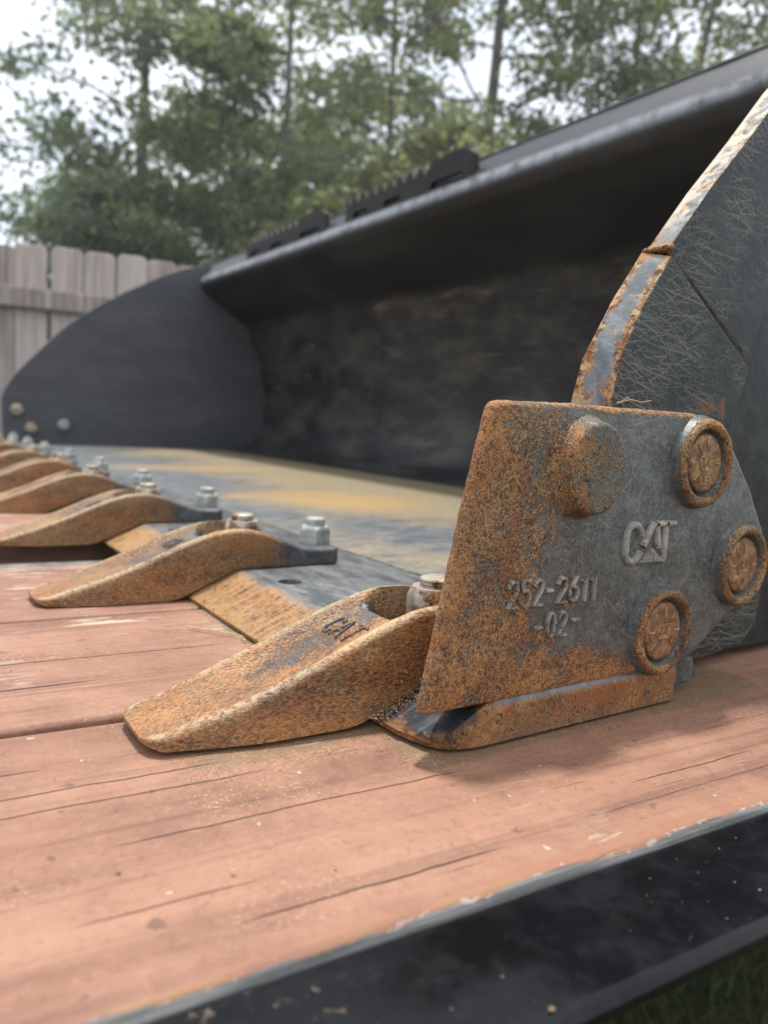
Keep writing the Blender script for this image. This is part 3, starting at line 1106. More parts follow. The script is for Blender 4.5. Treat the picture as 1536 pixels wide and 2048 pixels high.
upper_bar = [(x - (0.0004 if 0 < i < 6 else 0), z) for i, (x, z) in enumerate(upper_bar)]
xz_plate('edge_bar', upper_bar, 0.2138, YN + 0.0003, M['side'], bucket, OFF, 0.0009)
# weld filling the joint between the two bars on the front edge
wv = []
wpts, wrad = [], []
for k in range(15):
    t = k / 14
    wpts.append((0.2836 + rng.uniform(-0.0002, 0.0002), 0.2106 + 0.0156 * t, 0.1935 + rng.uniform(-0.0003, 0.0003)))
    wrad.append(0.0013 + 0.0003 * math.sin(k * 2.4) - (0.0006 if k in (0, 14) else 0))
V, F = tube(wpts, wrad, 10)
mesh_obj('weld_bead', V, F, M['weld'], bucket, OFF, 80)
far_bar = [(x, z) for x, z in plate[:14]] + [(0.48, 0.345), (0.40, 0.26), (0.36, 0.17), (0.35, 0.06), (0.38, 0.004)]
xz_plate('edge_bar', far_bar, YF + 0.0122, YF + 0.020, M['side_far'], bucket, OFF, 0.001)

# side cutter
rng = random.Random(11)
cut = [(0.1470, 0.0150), (0.1602, 0.084), (0.1685, 0.1206), (0.2040, 0.1218), (0.2800, 0.1224), (0.2990, 0.1200), (0.3090, 0.1100), (0.3260, 0.092), (0.3410, 0.0715),
       (0.3450, 0.055), (0.3340, 0.0400), (0.3180, 0.0330), (0.2980, 0.0190), (0.2860, 0.0145), (0.2655, 0.0140), (0.2066, 0.0146)]
cut = chamfer(cut, {0: 0.003, 2: 0.0035, 5: 0.008, 6: 0.006, 9: 0.012, 10: 0.01, 12: 0.008, 13: 0.006}, 4)
cd = densify(cut, 0.0022, 0.00016, rng)
cx_, cz_ = 0.25, 0.066


def cut_ring(y, inset, wedge):
    out = []
    for (x, z) in cd:
        dx, dz = x - cx_, z - cz_
        l = math.hypot(dx, dz)
        xx, zz = x - dx / l * inset, z - dz / l * inset
        if wedge:
            t = max(0.0, min(1.0, (0.235 - x) / 0.07))
            xx = xx + wedge * t
        out.append((xx, y, zz))
    return out


rings = [cut_ring(0.1880, 0.0034, 0), cut_ring(0.1883, 0.0018, 0), cut_ring(0.1892, 0.0006, 0), cut_ring(0.1910, 0.0, 0), cut_ring(0.1928, 0.0004, 0),
         cut_ring(0.2000, 0.0008, 0.014), cut_ring(0.2075, 0.0012, 0.034), cut_ring(0.2090, 0.0030, 0.037)]
V, F = loft(rings)
cutter = mesh_obj('side_cutter', V, F, M['cutter'], bucket, OFF, 40)


def revolve(profile, cx, cz, n=48, squash=1.0, jit=0.0, rng=None):
    """profile of (radius, y); axis along y"""
    rings = []
    for r, y in profile:
        ring = []
        for j in range(n):
            a = 2 * math.pi * j / n
            rr = r + (rng.uniform(-jit, jit) if jit else 0)
            ring.append((cx + rr * squash * math.cos(a), y, cz + rr * math.sin(a)))
        rings.append(ring)
    return loft(rings)


V, F = revolve([(0.0205, 0.1892), (0.0190, 0.1877), (0.0180, 0.1864), (0.0172, 0.1836), (0.0167, 0.1815), (0.0161, 0.1808), (0.0152, 0.1805), (0.0120, 0.1807), (0.0070, 0.1808)], 0.2145, 0.0990, 56, 0.90, 0.00018, rng)
mesh_obj('boss', V, F, M['boss'], cutter, (0, 0, 0), 60)
V, F = [], []
fr = lambda u, v, h: (u, 0.1880 - h, v)
write(V, F, '252', 0.1805, 0.0492, 0.0062, 0.0046, 0.0092, 0.00088, 0.0016, fr)
write(V, F, '-', 0.1988, 0.0492, 0.0062, 0.0034, 0.0096, 0.00088, 0.0016, fr)
write(V, F, '26', 0.2048, 0.0492, 0.0064, 0.0050, 0.0092, 0.00088, 0.0016, fr)
write(V, F, '11', 0.2176, 0.0492, 0.0050, 0.0042, 0.0092, 0.00088, 0.0016, fr)
write(V, F, '-', 0.1945, 0.0360, 0.006, 0.0040, 0.0090, 0.00088, 0.0016, fr)
write(V, F, '02', 0.2008, 0.0366, 0.0056, 0.0046, 0.0088, 0.00088, 0.0016, fr)
write(V, F, '-', 0.2135, 0.0372, 0.006, 0.0040, 0.0090, 0.00088, 0.0016, fr)
logo(V, F, 0.2405, 0.0622, 0.0300, 0.0148, 0.00160, 0.0018, fr)
mesh_obj('raised_lettering', V, F, M['letters'], cutter, (0, 0, 0), 60)

for i, (bx, bz) in enumerate([(0.2840, 0.1022), (0.3205, 0.0572), (0.2672, 0.0325)]):
    V, F = revolve([(0.0200, 0.1890), (0.0190, 0.1872), (0.0186, 0.1852), (0.0180, 0.1838), (0.0170, 0.1829), (0.0158, 0.1827), (0.0148, 0.1834), (0.0140, 0.1850), (0.0133, 0.1868), (0.0126, 0.1875), (0.0100, 0.1876)],
                   bx, bz, 56, 0.97, 0.00010, rng)
    mesh_obj('bolt_collar', V, F, M['collar'], cutter, (0, 0, 0), 70)
    V, F = revolve([(0.0124, 0.1884), (0.0124, 0.1858), (0.0120, 0.1850), (0.0112, 0.1847), (0.0090, 0.1846)], bx, bz, 48, 0.94, 0.00006, rng)
    head = mesh_obj('bolt_head', V, F, M['coin'], cutter, (0, 0, 0), 50)
    V, F = [], []
    fb = lambda u, v, h: (bx + u, 0.1846 - h, bz + v)
    for a in (90, 47, 133, 0, 180, 222, 318):
        ca, sa = math.cos(R(a)), math.sin(R(a))
        ridge(V, F, [(ca * 0.0068 * 0.94, sa * 0.0070), (ca * 0.0103 * 0.94, sa * 0.0104)], 0.00034, 0.00042, fb)
    logo(V, F, -0.0042, -0.0028, 0.0086, 0.0056, 0.00032, 0.00045, fb)
    if i == 0:
        write(V, F, 'LE', -0.0030, -0.0088, 0.0032, 0.0022, 0.0034, 0.00030, 0.00042, fb)
    # marks sit on the bolt face as pieces of the cutter's fastening
    mk = mesh_obj('bolt_face_marks', V, F, M['coin_mark'], cutter, (0, 0, 0), 60)

# ---- teeth: forged shape as a lofted body, local y = 0 at the centre line
xs_t = [0.0690, 0.0815, 0.1000, 0.1270, 0.1480, 0.1600, 0.1690, 0.1790, 0.1890, 0.1980, 0.2070, 0.2160, 0.2260, 0.2330, 0.2380, 0.2535]
zs_t = [0.0038, 0.0074, 0.0138, 0.0243, 0.0338, 0.0382, 0.0407, 0.0418, 0.0414, 0.0394, 0.0362, 0.0325, 0.0290, 0.0278, 0.0276, 0.0276]
xs_b = [0.0690, 0.0740, 0.0850, 0.1390, 0.1450, 0.1500, 0.1810, 0.1850, 0.2535]
zs_b = [0.0026, 0.0010, 0.0004, 0.0004, 0.0016, 0.0036, 0.0171, 0.0173, 0.0173]


def smooth01(t):
    t = max(0.0, min(1.0, t))
    return t * t * (3 - 2 * t)


def tooth_data():
    st = sorted(set(list(np.round(np.linspace(0.0690, 0.2535, 118), 5))))
    sdense = np.linspace(0.0685, 0.2540, 600)
    zt_s = np.interp(sdense, xs_t, zs_t)
    ker = np.hanning(19)
    ker /= ker.sum()
    zt_s = np.convolve(np.pad(zt_s, 9, mode='edge'), ker, 'valid')
    rng = random.Random(3)
    NT = 43
    rings, rim = [], []
    for x in st:
        zt = float(np.interp(x, sdense, zt_s))
        zb = float(np.interp(x, xs_b, zs_b))
        w = 0.0214
        if x < 0.088:
            t = (x - 0.0690) / 0.019
            w = 0.0100 + 0.0114 * math.sqrt(max(0.0, 1 - (1 - t) ** 2))
        w = min(w, 0.0214 - 0.0030 * smooth01((0.112 - x) / 0.035))
        if x > 0.249:
            t = (x - 0.249) / 0.0045
            w = 0.0214 - 0.0022 * t * t
        r = min(0.0032, (zt - zb) * 0.42)
        flare = 0.0016 * smooth01((0.20 - x) / 0.06) * smooth01((x - 0.075) / 0.03)
        ring, rr = [], []
        for y in np.linspace(-w - flare, w + flare, 9):
            ring.append((x, float(y), zb)); rr.append(0.0)
        for t in (0.33, 0.66):
            ring.append((x, w + flare * (1 - t), zb + (zt - r - zb) * t)); rr.append(0.0)
        for s in np.linspace(1, -1, NT):
            y = w * math.sin(s * math.pi / 2) * 1.0
            e = w - abs(y)
            z = zt
            if e < r:
                z -= r - math.sqrt(max(0.0, r * r - (r - e) ** 2))
            # channel between the two raised rims
            ch = 0.0042 * smooth01((x - 0.088) / 0.030) * smooth01((0.232 - x) / 0.03)
            z -= ch * smooth01((0.0178 - abs(y)) / 0.0062)
            # pocket round the front nut
            px = max(0.0, abs(x - 0.1925) - 0.0150)
            py = max(0.0, abs(y) - 0.004)
            dpk = math.hypot(px, py)
            pk = smooth01((0.0138 - dpk) / 0.0030)
            floor = 0.0205
            z = z * (1 - pk) + min(z, floor) * pk
            zz = z + rng.uniform(-1, 1) * 0.00008
            ring.append((x, y, zz))
            rr.append(max(0.0, 1 - abs(e - 0.0025) / 0.0032) * smooth01((0.205 - x) / 0.03) * 1.0 if z > zb + 0.003 else 0.0)
        for t in (0.66, 0.33):
            ring.append((x, -w - flare * (1 - t), zb + (zt - r - zb) * t)); rr.append(0.0)
        yaw = 0.0050 * max(0.0, 1 - (x - 0.069) / 0.095)
        rings.append([(p[0], p[1] + yaw, p[2]) for p in ring])
        rim += rr
    V, F = loft(rings)
    return V, F, rim


TV, TF, RIM = tooth_data()
tooth = mesh_obj('tooth', TV, TF, M['tooth'], bucket, (0, 0, 0), 45)
at = tooth.data.attributes.new('rim', 'FLOAT', 'POINT')
at.data.foreach_set('value', np.array(RIM, dtype=np.float32))
Y0, DY, NTEETH = 0.2425, 0.2035, 9
tooth.location = (-BX, Y0 - BY, 0)


def hex_nut(cx, z0, h, af, turn):
    """flanged hexagon nut with a chamfered crown"""
    n = 6
    rc = af / 2 / math.cos(R(30))
    V, F = [], []
    seg = 36
    rings = []
    def hexr(a):
        k = (a % 60) - 30
        return (af / 2) / math.cos(R(k))
    for (zz, f, lim) in ((z0, 1.0, 1), (z0 + h * 0.80, 1.0, 1), (z0 + h * 0.90, 0.97, 0), (z0 + h, 0.88, 2)):
        ring = []
        for j in range(seg):
            a = 360 * j / seg
            r = hexr(a) * f
            if lim == 0:
                r = min(r, af / 2 * 1.07)
            if lim == 2:
                r = af / 2 * 0.93
            ring.append((cx + r * math.cos(R(a + turn)), r * math.sin(R(a + turn)), zz))
        rings.append(ring)
    V, F = loft(rings)
    return V, F


def bolt_stub(cx, z0, h, r):
    rings = []
    for zz, rr in ((z0, r), (z0 + h * 0.25, r), (z0 + h * 0.32, r * 0.93), (z0 + h * 0.40, r), (z0 + h * 0.62, r), (z0 + h * 0.68, r * 0.93), (z0 + h * 0.76, r), (z0 + h * 0.88, r * 0.97), (z0 + h, r * 0.86)):
        rings.append([(cx + rr * math.cos(2 * math.pi * j / 24), rr * math.sin(2 * math.pi * j / 24), zz) for j in range(24)])
    return loft(rings)


V, F = hex_nut(0.1925, 0.0200, 0.0245, 0.0215, 12)
mesh_obj('nut', V, F, M['nut_rusty'], tooth, (0, 0, 0), 35)
V, F = bolt_stub(0.1925, 0.0440, 0.0046, 0.0072)
mesh_obj('bolt_end', V, F, M['nut_rusty'], tooth, (0, 0, 0), 35)
V, F = hex_nut(0.2545 - 0.0085, 0.0275, 0.0120, 0.0195, 7)
mesh_obj('nut', V, F, M['nut'], tooth, (0, 0, 0), 35)
V, F = bolt_stub(0.2460, 0.0392, 0.0058, 0.0066)
mesh_obj('bolt_end', V, F, M['nut'], tooth, (0, 0, 0), 35)


def tooth_top(x):
    return float(np.interp(x, xs_t, zs_t)) - 0.0042


V, F = [], []
ft = lambda u, v, h: (0.1440 + v, -u, tooth_top(0.1440 + v) + h + 0.0004)
write(V, F, 'CAT', -0.0112, 0.0, 0.0070, 0.0053, 0.0100, 0.00050, 0.0008, ft)
tl = mesh_obj('raised_lettering', V, F, M['tooth_letters'], tooth, (0, 0, 0), 60)


def copy_part(src, parent, loc):
    o = src.copy()
    o.parent = parent
    o.location = loc
    COL.objects.link(o)
    for ch in src.children:
        c = ch.copy()
        COL.objects.link(c)
        c.parent = o
    return o


for k in range(1, NTEETH):
    o = copy_part(tooth, bucket, (-BX + rng.uniform(-0.0015, 0.0015), Y0 + DY * k - BY, 0))
    o.rotation_euler.z = R(rng.uniform(-0.5, 0.5))

# nuts showing on the inside of the far side plate
for (x, z, mt) in ((0.279, 0.098, 'nut_rusty'), (0.311, 0.054, 'nut_rusty'), (0.386, 0.065, 'nut')):
    V, F = hex_nut(0.0, 0.0, 0.014, 0.027, 10)
    V = [(x + p[0], YF - p[2] - 0.0005, z + p[1]) for p in V]
    nt_ = mesh_obj('nut', V, F, M[mt], bucket, OFF, 35)
    V, F = bolt_stub(0.0, 0.0135, 0.006, 0.008)
    V = [(x + p[0], YF - p[2] - 0.0005, z + p[1]) for p in V]
    mesh_obj('bolt_end', V, F, M[mt], nt_, (0, 0, 0), 35)


# serrated steps on the top band
def step(y0, y1):
    n = 9
    L = y1 - y0
    hump0 = y0 + L * 0.30            # near end is a plain rounded hump, the rest is serrated
    top = []
    for k in range(9):
        a = math.pi * k / 8
        top.append((y0 + 0.004 + (hump0 - y0 - 0.004) * (1 - math.cos(a)) / 2, 0.496 + 0.0405 * (math.sin(a) ** 0.5 if k <= 4 else max(math.sin(a) ** 0.5, 0.90))))
    pitch = (y1 - hump0) / n
    for k in range(n):
        ya = hump0 + pitch * k
        for q in (0.0, 0.16, 0.34, 0.5, 0.66, 0.84):
            dip = 0.0160 * (math.sin(math.pi * q) ** 2)
            top.append((ya + pitch * q, 0.5330 - dip))
    top.append((y1, 0.530))
    bottom = [(y1, 0.488)]
    for f0, f1 in ((0.93, 0.80), (0.66, 0.52), (0.30, 0.08)):
        ya, yb = y0 + L * f0, y0 + L * f1
        bottom += [(ya, 0.488), (ya - 0.004, 0.5010), (yb + 0.004, 0.5010), (yb, 0.488)]
    bottom.append((y0, 0.488))
    pts = top + bottom
    rings = [[(x, p[0], p[1]) for p in pts] for x in (0.7400, 0.7500)]
    V, F = loft(rings)
    s = mesh_obj('step', V, F, M['step'], bucket, OFF, 30)
    bevel(s, 0.0012, 2)
    # serrated tread carried back from the face over the band
    for k in range(n):
        yc = hump0 + pitch * k
        V, F = loft([[(x, yc - 0.0030, 0.5150), (x, yc + 0.0030, 0.5150), (x, yc + 0.0030, 0.5310), (x, yc - 0.0030, 0.5310)] for x in (0.7502, 0.8000)])
        mesh_obj('tread_bar', V, F, M['step'], s, (0, 0, 0), 30)


step(0.905, 1.284)
step(1.358, 1.752)

# ------------------------------------------------------------------ sand grains
def grains(name, pts, sizes, label, seed):
    rng = np.random.default_rng(seed)
    base = np.array([(1, 0, 0), (0, 1, 0), (-1, 0, 0), (0, -1, 0), (0, 0, 1), (0, 0, -1)], float)
    fc = np.array([(0, 1, 4), (1, 2, 4), (2, 3, 4), (3, 0, 4), (1, 0, 5), (2, 1, 5), (3, 2, 5), (0, 3, 5)])
    n = len(pts)
    sc = np.asarray(sizes)[:, None, None] * rng.uniform(0.6, 1.25, (n, 6, 1))
    a = rng.uniform(0, 6.28, n)
    ca, sa = np.cos(a), np.sin(a)
    b = base[None] * sc
    v = np.stack([b[..., 0] * ca[:, None] - b[..., 1] * sa[:, None], b[..., 0] * sa[:, None] + b[..., 1] * ca[:, None], b[..., 2] * 0.7], -1) + np.asarray(pts)[:, None, :]
    f = (fc[None] + (np.arange(n) * 6)[:, None, None]).reshape(-1, 3)
    me = bpy.data.meshes.new(name)
    me.from_pydata(v.reshape(-1, 3).tolist(), [], f.tolist())
    t = me.attributes.new('tone', 'FLOAT', 'FACE')
    t.data.foreach_set('value', np.repeat(rng.uniform(0, 1, n), 8).astype(np.float32))
    me.materials.append(M['sand'])
    o = link(bpy.data.objects.new(name, me))
    return tag(o, label, kind='stuff')


rng_ = np.random.default_rng(5)
pts, szs = [], []
c_, s_ = math.cos(R(-3.7)), math.sin(R(-3.7))


def deck_z(x, y):
    ly = -x * s_ + y * c_
    k = (ly - 0.1307) % PITCH
    return -0.0005 if 0.132 < ly < 0.55 and 0.004 < k < 0.137 else None


for _ in range(3000):
    if rng_.random() < 0.55:
        x = rng_.uniform(0.06, 0.40)
        y = 0.186 - abs(rng_.normal(0, 0.014))
        if x < 0.15:
            y = 0.215 - abs(rng_.normal(0, 0.02))
    else:
        x, y = rng_.uniform(-0.1, 0.6), rng_.uniform(0.12, 0.46)
    if 0.15 < x < 0.32 and y > 0.187:
        continue
    z = deck_z(x, y)
    if z is None:
        continue
    r = float(np.clip(rng_.lognormal(-8.8, 0.42), 0.00006, 0.0006))
    pts.append((x, y, z + r * 0.4)); szs.append(r)
for (x, y, r) in ((0.0463, 0.1740, 0.0011), (0.070, 0.160, 0.0007), (0.093, 0.1500, 0.0006)):
    pts.append((x, y, 0.0003)); szs.append(r)
grains('sand_grains', pts, szs, 'pale sand grains scattered over the red-brown deck boards', 6)

pts, szs = [], []
for _ in range(55):
    x, y = rng_.uniform(0.03, 0.30), rng_.uniform(0.099, 0.126)
    lx, ly = x, y
    wx, wy = lx * c_ - ly * s_, lx * s_ + ly * c_
    r = float(np.clip(rng_.lognormal(-8.6, 0.45), 0.00008, 0.0005))
    pts.append((wx, wy, -0.0040 + r * 0.4)); szs.append(r)
wx, wy = 0.1035 * c_ - 0.0989 * s_, 0.1035 * s_ + 0.0989 * c_
pts.append((wx, wy, -0.0035)); szs.append(0.0009)
grains('grit_specks', pts, szs, 'tan grit specks lying on the black side rail', 8)

# dirt caked in the corner between the nearest tooth and the side cutter
pts, szs = [], []
for _ in range(2600):
    x = rng_.uniform(0.146, 0.205)
    z0 = 0.004 + max(0.0, min(1.0, (x - 0.151) / 0.031)) * 0.0130
    q = abs(rng_.normal(0, 0.30))
    if rng_.random() < 0.55:
        y, z = 0.2205 - rng_.uniform(0, 0.0009), z0 + q * 0.022
        if z > float(np.interp(x, xs_t, zs_t)) - 0.004:
            continue
    else:
        y, z = 0.2200 - q * 0.012, z0 + 0.0003
    r = float(np.clip(rng_.lognormal(-8.5, 0.5), 0.00010, 0.0008))
    pts.append((x, y, z)); szs.append(r)
grains('caked_dirt', pts, szs, 'brown crumbly dirt packed between the nearest tooth and the side cutter', 9)

# ------------------------------------------------------------------ straw stalks
def straw(pts, r, label):
    V, F = tube(pts, [r * (1 - 0.5 * i / (len(pts) - 1)) for i in range(len(pts))], 5)
    o = mesh_obj('straw_stalk', V, F, M['straw'], None, (0, 0, 0), 80)
    tag(o, label, 'straw', 'dry straw caught on the bucket and deck')


straw([(0.2545, 0.2086, 0.1250), (0.2620, 0.2083, 0.1268), (0.2700, 0.2087, 0.1262), (0.2770, 0.2090, 0.1275)], 0.00045, 'thin dry straw stalk resting on top of the side cutter')
straw([(0.2560, 0.2085, 0.1252), (0.2600, 0.2080, 0.1278), (0.2625, 0.2082, 0.1262)], 0.00030, 'short bent straw fragment resting on top of the side cutter')
straw([(0.130, 0.368, 0.0009), (0.142, 0.352, 0.0012), (0.149, 0.342, 0.0012), (0.148, 0.334, 0.0010)], 0.00045, 'curled dry straw lying beside the rusty front lip of the cutting edge')
straw([(0.112, 0.372, 0.0009), (0.128, 0.362, 0.0010), (0.140, 0.360, 0.0009)], 0.00030, 'straight dry straw lying on the deck between the two nearest teeth')

# ------------------------------------------------------------------ fence
FH = Vector((0.5602, 0.8283, 0)).normalized()
RH = Vector((FH.y, -FH.x, 0))


def polar(t, d):
    """ground point at forward distance d and sideways tangent t from the viewpoint"""
    p = FH * d + RH * (t * d)
    return Vector((p.x, p.y, GZ))


fa, fb_ = polar(-0.535, 3.50), polar(-0.285, 3.84)
fdir = (fb_ - fa).normalized()
fnor = Vector((fdir.y, -fdir.x, 0))
if fnor.dot(FH) > 0:
    fnor = -fnor
fence = empty('wooden_fence', fa)
fence.rotation_euler.z = math.atan2(fdir.y, fdir.x)
tag(fence, 'weathered grey wooden privacy fence with dog-eared pickets behind the bucket', 'fence')
toward = -1.0          # local -y faces the camera
pk = [(0.0, 0.0), (0.138, 0.0), (0.138, 1.748), (0.120, 1.766), (0.018, 1.766), (0.0, 1.748)]
V, F = loft([[(p[0], 0.0, p[1]) for p in pk], [(p[0], 0.018, p[1]) for p in pk]])
pick = mesh_obj('picket', V, F, M['fence'], fence, (-1.6, 0, 0), 30)
bevel(pick, 0.003, 1)
rngf = random.Random(2)
for k in range(1, 60):
    o = pick.copy()
    o.location = (-1.6 + k * 0.1435, rngf.uniform(0, 0.006), rngf.uniform(-0.02, 0.012))
    o.rotation_euler.y = R(rngf.uniform(-0.4, 0.4))
    COL.objects.link(o)
    o.parent = fence
for z in (0.25, 0.86, 1.52):
    V, F = loft([[(x, -0.042, z - 0.045), (x, -0.003, z - 0.045), (x, -0.003, z + 0.045), (x, -0.042, z + 0.045)] for x in (-1.6, 6.98)])
    bevel(mesh_obj('fence_rail', V, F, M['fence'], fence, (0, 0, 0), 30), 0.004, 1)

# ------------------------------------------------------------------ trees
def tree(name, label, base, height, radius, seed, leafm, nlimb=34, per=90, leaf=0.10, bottom=0.15, lean=(0, 0), trunk_r=0.13, top_pow=0.8, spread=0.42, group='trees beyond the fence'):
    rs = random.Random(seed)
    nr = np.random.default_rng(seed)
    root = empty(name, base)
    tag(root, label, 'tree', group)
    pts, rad = [], []
    n = 9
    for i in range(n + 1):
        t = i / n
        pts.append(Vector((lean[0] * t * t * height + rs.uniform(-1, 1) * 0.05 * t, lean[1] * t * t * height + rs.uniform(-1, 1) * 0.05 * t, height * t * 0.97)))
        rad.append(trunk_r * (1 - 0.86 * t))
    V, F = tube(pts, rad, 9)
    centers, cr = [], []

    def along(t):
        f = t * n
        i = min(n - 1, int(f))
        return pts[i].lerp(pts[i + 1], f - i)

    for k in range(nlimb):
        t = bottom + (1 - bottom) * (k + rs.random() * 0.8) / nlimb
        t = min(t, 0.985)
        p0 = along(t)
        az = k * 2.4 + rs.uniform(-0.5, 0.5)
        prof = (math.sin(math.pi * min(1.0, (t - bottom + 0.12) / (1 - bottom + 0.16))) ** top_pow)
        ln = radius * max(0.18, prof) * rs.uniform(0.65, 1.12)
        up = rs.uniform(0.12, 0.55)
        d = Vector((math.cos(az), math.sin(az), up)).normalized()
        lp = [p0]
        for q in range(1, 5):
            d = (d + Vector((rs.uniform(-0.2, 0.2), rs.uniform(-0.2, 0.2), rs.uniform(-0.16, 0.12)))).normalized()
            lp.append(lp[-1] + d * ln / 4)
        r0 = trunk_r * (1 - 0.8 * t) * 0.26
        V, F = tube(lp, [r0 * (1 - 0.19 * q) for q in range(5)], 6, V, F)
        for q in range(2, 5):
            for _ in range(2 if q < 4 else 3):
                c = lp[q] + Vector((rs.gauss(0, 0.22), rs.gauss(0, 0.22), rs.gauss(0, 0.13))) * ln * 0.5
                V, F = tube([lp[q - 1], lp[q - 1].lerp(c, 0.6) + Vector((0, 0, 0.03)), c], [r0 * 0.35, r0 * 0.22, r0 * 0.08], 4, V, F)
                centers.append(c)
                cr.append(spread * rs.uniform(0.6, 1.25))
    tr = mesh_obj('trunk', V, F, M['bark'], root, (0, 0, 0), 60)
    cen = np.array([tuple(c) for c in centers])
    cr = np.array(cr)
    m_ = len(cen)
    idx = np.repeat(np.arange(m_), int(per * 0.74))
    N = len(idx)
    off = nr.normal(0, 1, (N, 3)) * np.array([0.52, 0.52, 0.30]) * cr[idx][:, None]
    c = cen[idx] + off
    nv = nr.normal(0, 1, (N, 3)) + np.array([0, 0, 0.9])
    nv /= np.linalg.norm(nv, axis=1)[:, None]
    u = np.cross(nv, nr.normal(0, 1, (N, 3)))
    u /= np.linalg.norm(u, axis=1)[:, None]
    w = np.cross(nv, u)
    s = leaf * nr.uniform(0.6, 1.2, N)[:, None]
    v = np.stack([c - u * s * 0.62, c + w * s * 0.34 + nv * s * 0.05, c + u * s * 0.62, c - w * s * 0.34 + nv * s * 0.05], 1).reshape(-1, 3)
    me = bpy.data.meshes.new('crown')
    me.vertices.add(N * 4)
    me.vertices.foreach_set('co', v.astype(np.float32).ravel())
    me.loops.add(N * 4)
    me.loops.foreach_set('vertex_index', np.arange(N * 4, dtype=np.int32))
    me.polygons.add(N)
    me.polygons.foreach_set('loop_start', np.arange(0, N * 4, 4, dtype=np.int32))
    me.polygons.foreach_set('loop_total', np.full(N, 4, dtype=np.int32))
    me.update(calc_edges=True)
    me.validate()
    tone = np.clip(nr.uniform(0, 1, m_)[idx] * 0.6 + nr.uniform(0, 0.4, N), 0, 1)
    t = me.attributes.new('tone', 'FLOAT', 'FACE')
    t.data.foreach_set('value', tone.astype(np.float32))
    me.materials.append(M[leafm])
    link(bpy.data.objects.new('crown', me), root)
    return root


def tx(px):
    return (px - 768) / 1500


tree('broadleaf_tree', 'tall blue-green broadleaf tree above the left end of the fence', polar(tx(265), 13.0), 11.5, 2.9, 1, 'leaf_blue', 46, 90, 0.13, 0.06, trunk_r=0.15, spread=0.50)
tree('slender_tree', 'slender tree with a bare dark stem between the two broad crowns', polar(tx(538), 10.5), 10.5, 1.25, 2, 'leaf_mid', 30, 42, 0.10, 0.18, trunk_r=0.075, spread=0.34)
tree('yellow_green_tree', 'broad yellow-green tree with a thick trunk above the serrated steps', polar(tx(915), 12.5), 12.5, 2.9, 3, 'leaf_yellow', 44, 85, 0.12, 0.14, lean=(0.02, -0.01), trunk_r=0.16, spread=0.48)
tree('yellow_green_tree', 'pale green tree filling the gap left of the thick trunk', polar(tx(735), 15.5), 12.5, 2.4, 4, 'leaf_yellow', 40, 85, 0.13, 0.06, trunk_r=0.13, spread=0.50)
tree('broadleaf_tree', 'open-crowned green tree above the right half of the bucket', polar(tx(1190), 14.0), 12.0, 2.3, 5, 'leaf_mid', 32, 65, 0.12, 0.30, trunk_r=0.13, spread=0.44)
tree('leaning_tree', 'leaning tree with forked dark stem above the upper right rim', polar(tx(1265), 11.5), 10.5, 2.0, 6, 'leaf_mid', 26, 60, 0.11, 0.38, lean=(0.07, -0.045), trunk_r=0.10, spread=0.40)
tree('broadleaf_tree', 'green tree showing its crown in the upper right corner', polar(tx(1530), 14.0), 11.0, 2.4, 7, 'leaf_mid', 34, 75, 0.12, 0.25, trunk_r=0.13, spread=0.46)
tree('young_tree', 'short bushy tree rising right behind the fence pickets', polar(tx(415), 11.0), 6.6, 1.5, 8, 'leaf_mid', 30, 85, 0.11, 0.08, trunk_r=0.07, spread=0.42)
tree('young_tree', 'low dark green sapling at the left edge above the fence', polar(tx(20), 12.0), 2.9, 1.0, 9, 'leaf_blue', 24, 85, 0.11, 0.06, trunk_r=0.06, spread=0.42)
tree('young_tree', 'yellow-green bush above the far step', polar(tx(610), 9.5), 3.6, 1.2, 10, 'leaf_yellow', 22, 80, 0.10, 0.08, trunk_r=0.05, spread=0.40)
tree('young_tree', 'yellow-green bush in front of the thick trunk', polar(tx(860), 10.0), 4.9, 1.25, 11, 'leaf_yellow', 24, 75, 0.10, 0.15, trunk_r=0.05, spread=0.38)
tree('young_tree', 'dark bush between the slender stem and the fence', polar(tx(490), 13.5), 5.2, 1.7, 12, 'leaf_blue', 26, 85, 0.12, 0.06, trunk_r=0.07, spread=0.44)
tree('young_tree', 'bluish bush at the foot of the tall left tree', polar(tx(190), 11.0), 4.0, 1.6, 13, 'leaf_blue', 26, 85, 0.11, 0.06, trunk_r=0.07, spread=0.44)
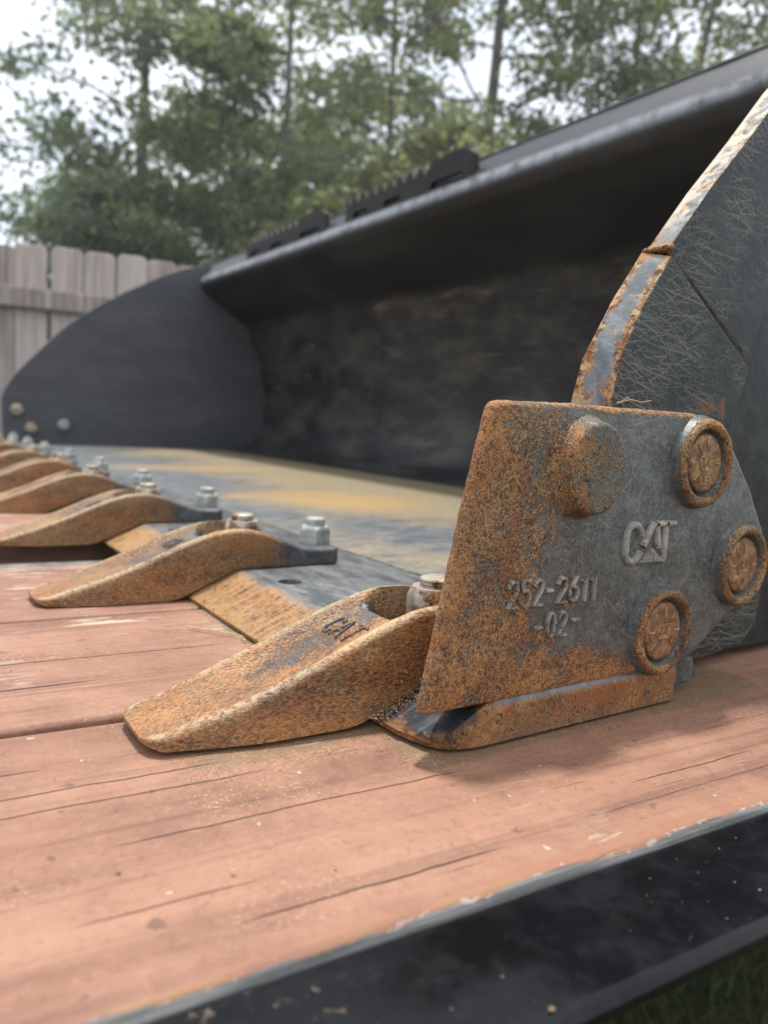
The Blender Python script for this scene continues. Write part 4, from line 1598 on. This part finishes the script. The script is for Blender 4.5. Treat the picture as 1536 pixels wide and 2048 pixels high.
for i, (px, d, h, r) in enumerate([(150, 22, 7.5, 2.2), (360, 23, 10, 2.8), (600, 21, 9.0, 2.6), (800, 24, 11.5, 3.0), (1040, 23, 10.0, 2.6), (1330, 24, 9.5, 2.8), (1640, 20, 11, 3.0), (-620, 18, 10, 3.0), (1950, 18, 11, 3.0)]):
    names = ['hazy green tree standing farthest back behind the tall left tree', 'distant tree seen between the left crown and the slender stem', 'distant tree just right of the slender stem',
             'distant tree behind the broad yellow-green crown', 'distant tree seen through the gap right of the thick trunk', 'distant tree behind the leaning forked stem',
             'tree standing beyond the right edge of the photo', 'tree standing beyond the left edge of the photo', 'tree standing far beyond the right edge of the photo']
    tree('broadleaf_tree', names[i], polar(tx(px), d), h, r, 30 + i, 'leaf_blue' if i % 2 == 0 else 'leaf_mid', 34, 62, 0.17, 0.06, trunk_r=0.16, spread=0.60)

# ------------------------------------------------------------------ grass by the trailer
nr = np.random.default_rng(21)
N = 13000
gx = nr.uniform(-0.6, 1.6, N)
gy = nr.uniform(-1.3, 1.8, N)
hh = nr.uniform(0.03, 0.09, N)
a = nr.uniform(0, 6.28, N)
wd = 0.0035
bx0 = np.stack([gx - np.cos(a) * wd, gy - np.sin(a) * wd, np.full(N, GZ)], 1)
bx1 = np.stack([gx + np.cos(a) * wd, gy + np.sin(a) * wd, np.full(N, GZ)], 1)
tp = np.stack([gx + nr.normal(0, 0.025, N), gy + nr.normal(0, 0.025, N), GZ + hh], 1)
v = np.stack([bx0, bx1, tp], 1).reshape(-1, 3)
me = bpy.data.meshes.new('grass')
me.from_pydata(v.tolist(), [], np.arange(N * 3).reshape(-1, 3).tolist())
t = me.attributes.new('tone', 'FLOAT', 'FACE')
t.data.foreach_set('value', nr.uniform(0, 1, N).astype(np.float32))
me.materials.append(M['grass'])
o = link(bpy.data.objects.new('grass', me))
tag(o, 'short dark green grass below the trailer side rail', kind='stuff')

# ------------------------------------------------------------------ haze
hz = NB('summer_haze')
pv = hz.new('ShaderNodeVolumePrincipled')
pv.inputs['Color'].default_value = (0.90, 0.95, 1.0, 1)
pv.inputs['Density'].default_value = 0.0030
pv.inputs['Anisotropy'].default_value = 0.2
hz.nt.links.new(pv.outputs[0], hz.out.inputs['Volume'])
V, F = loft([[(x, -160, GZ - 1.0), (x, 160, GZ - 1.0), (x, 160, 13.5), (x, -160, 13.5)] for x in (-160, 160)])
tag(mesh_obj('haze', V, F, hz.mat, None, (0, 0, 0), None), 'thin pale summer haze over the trees and yard', kind='stuff')
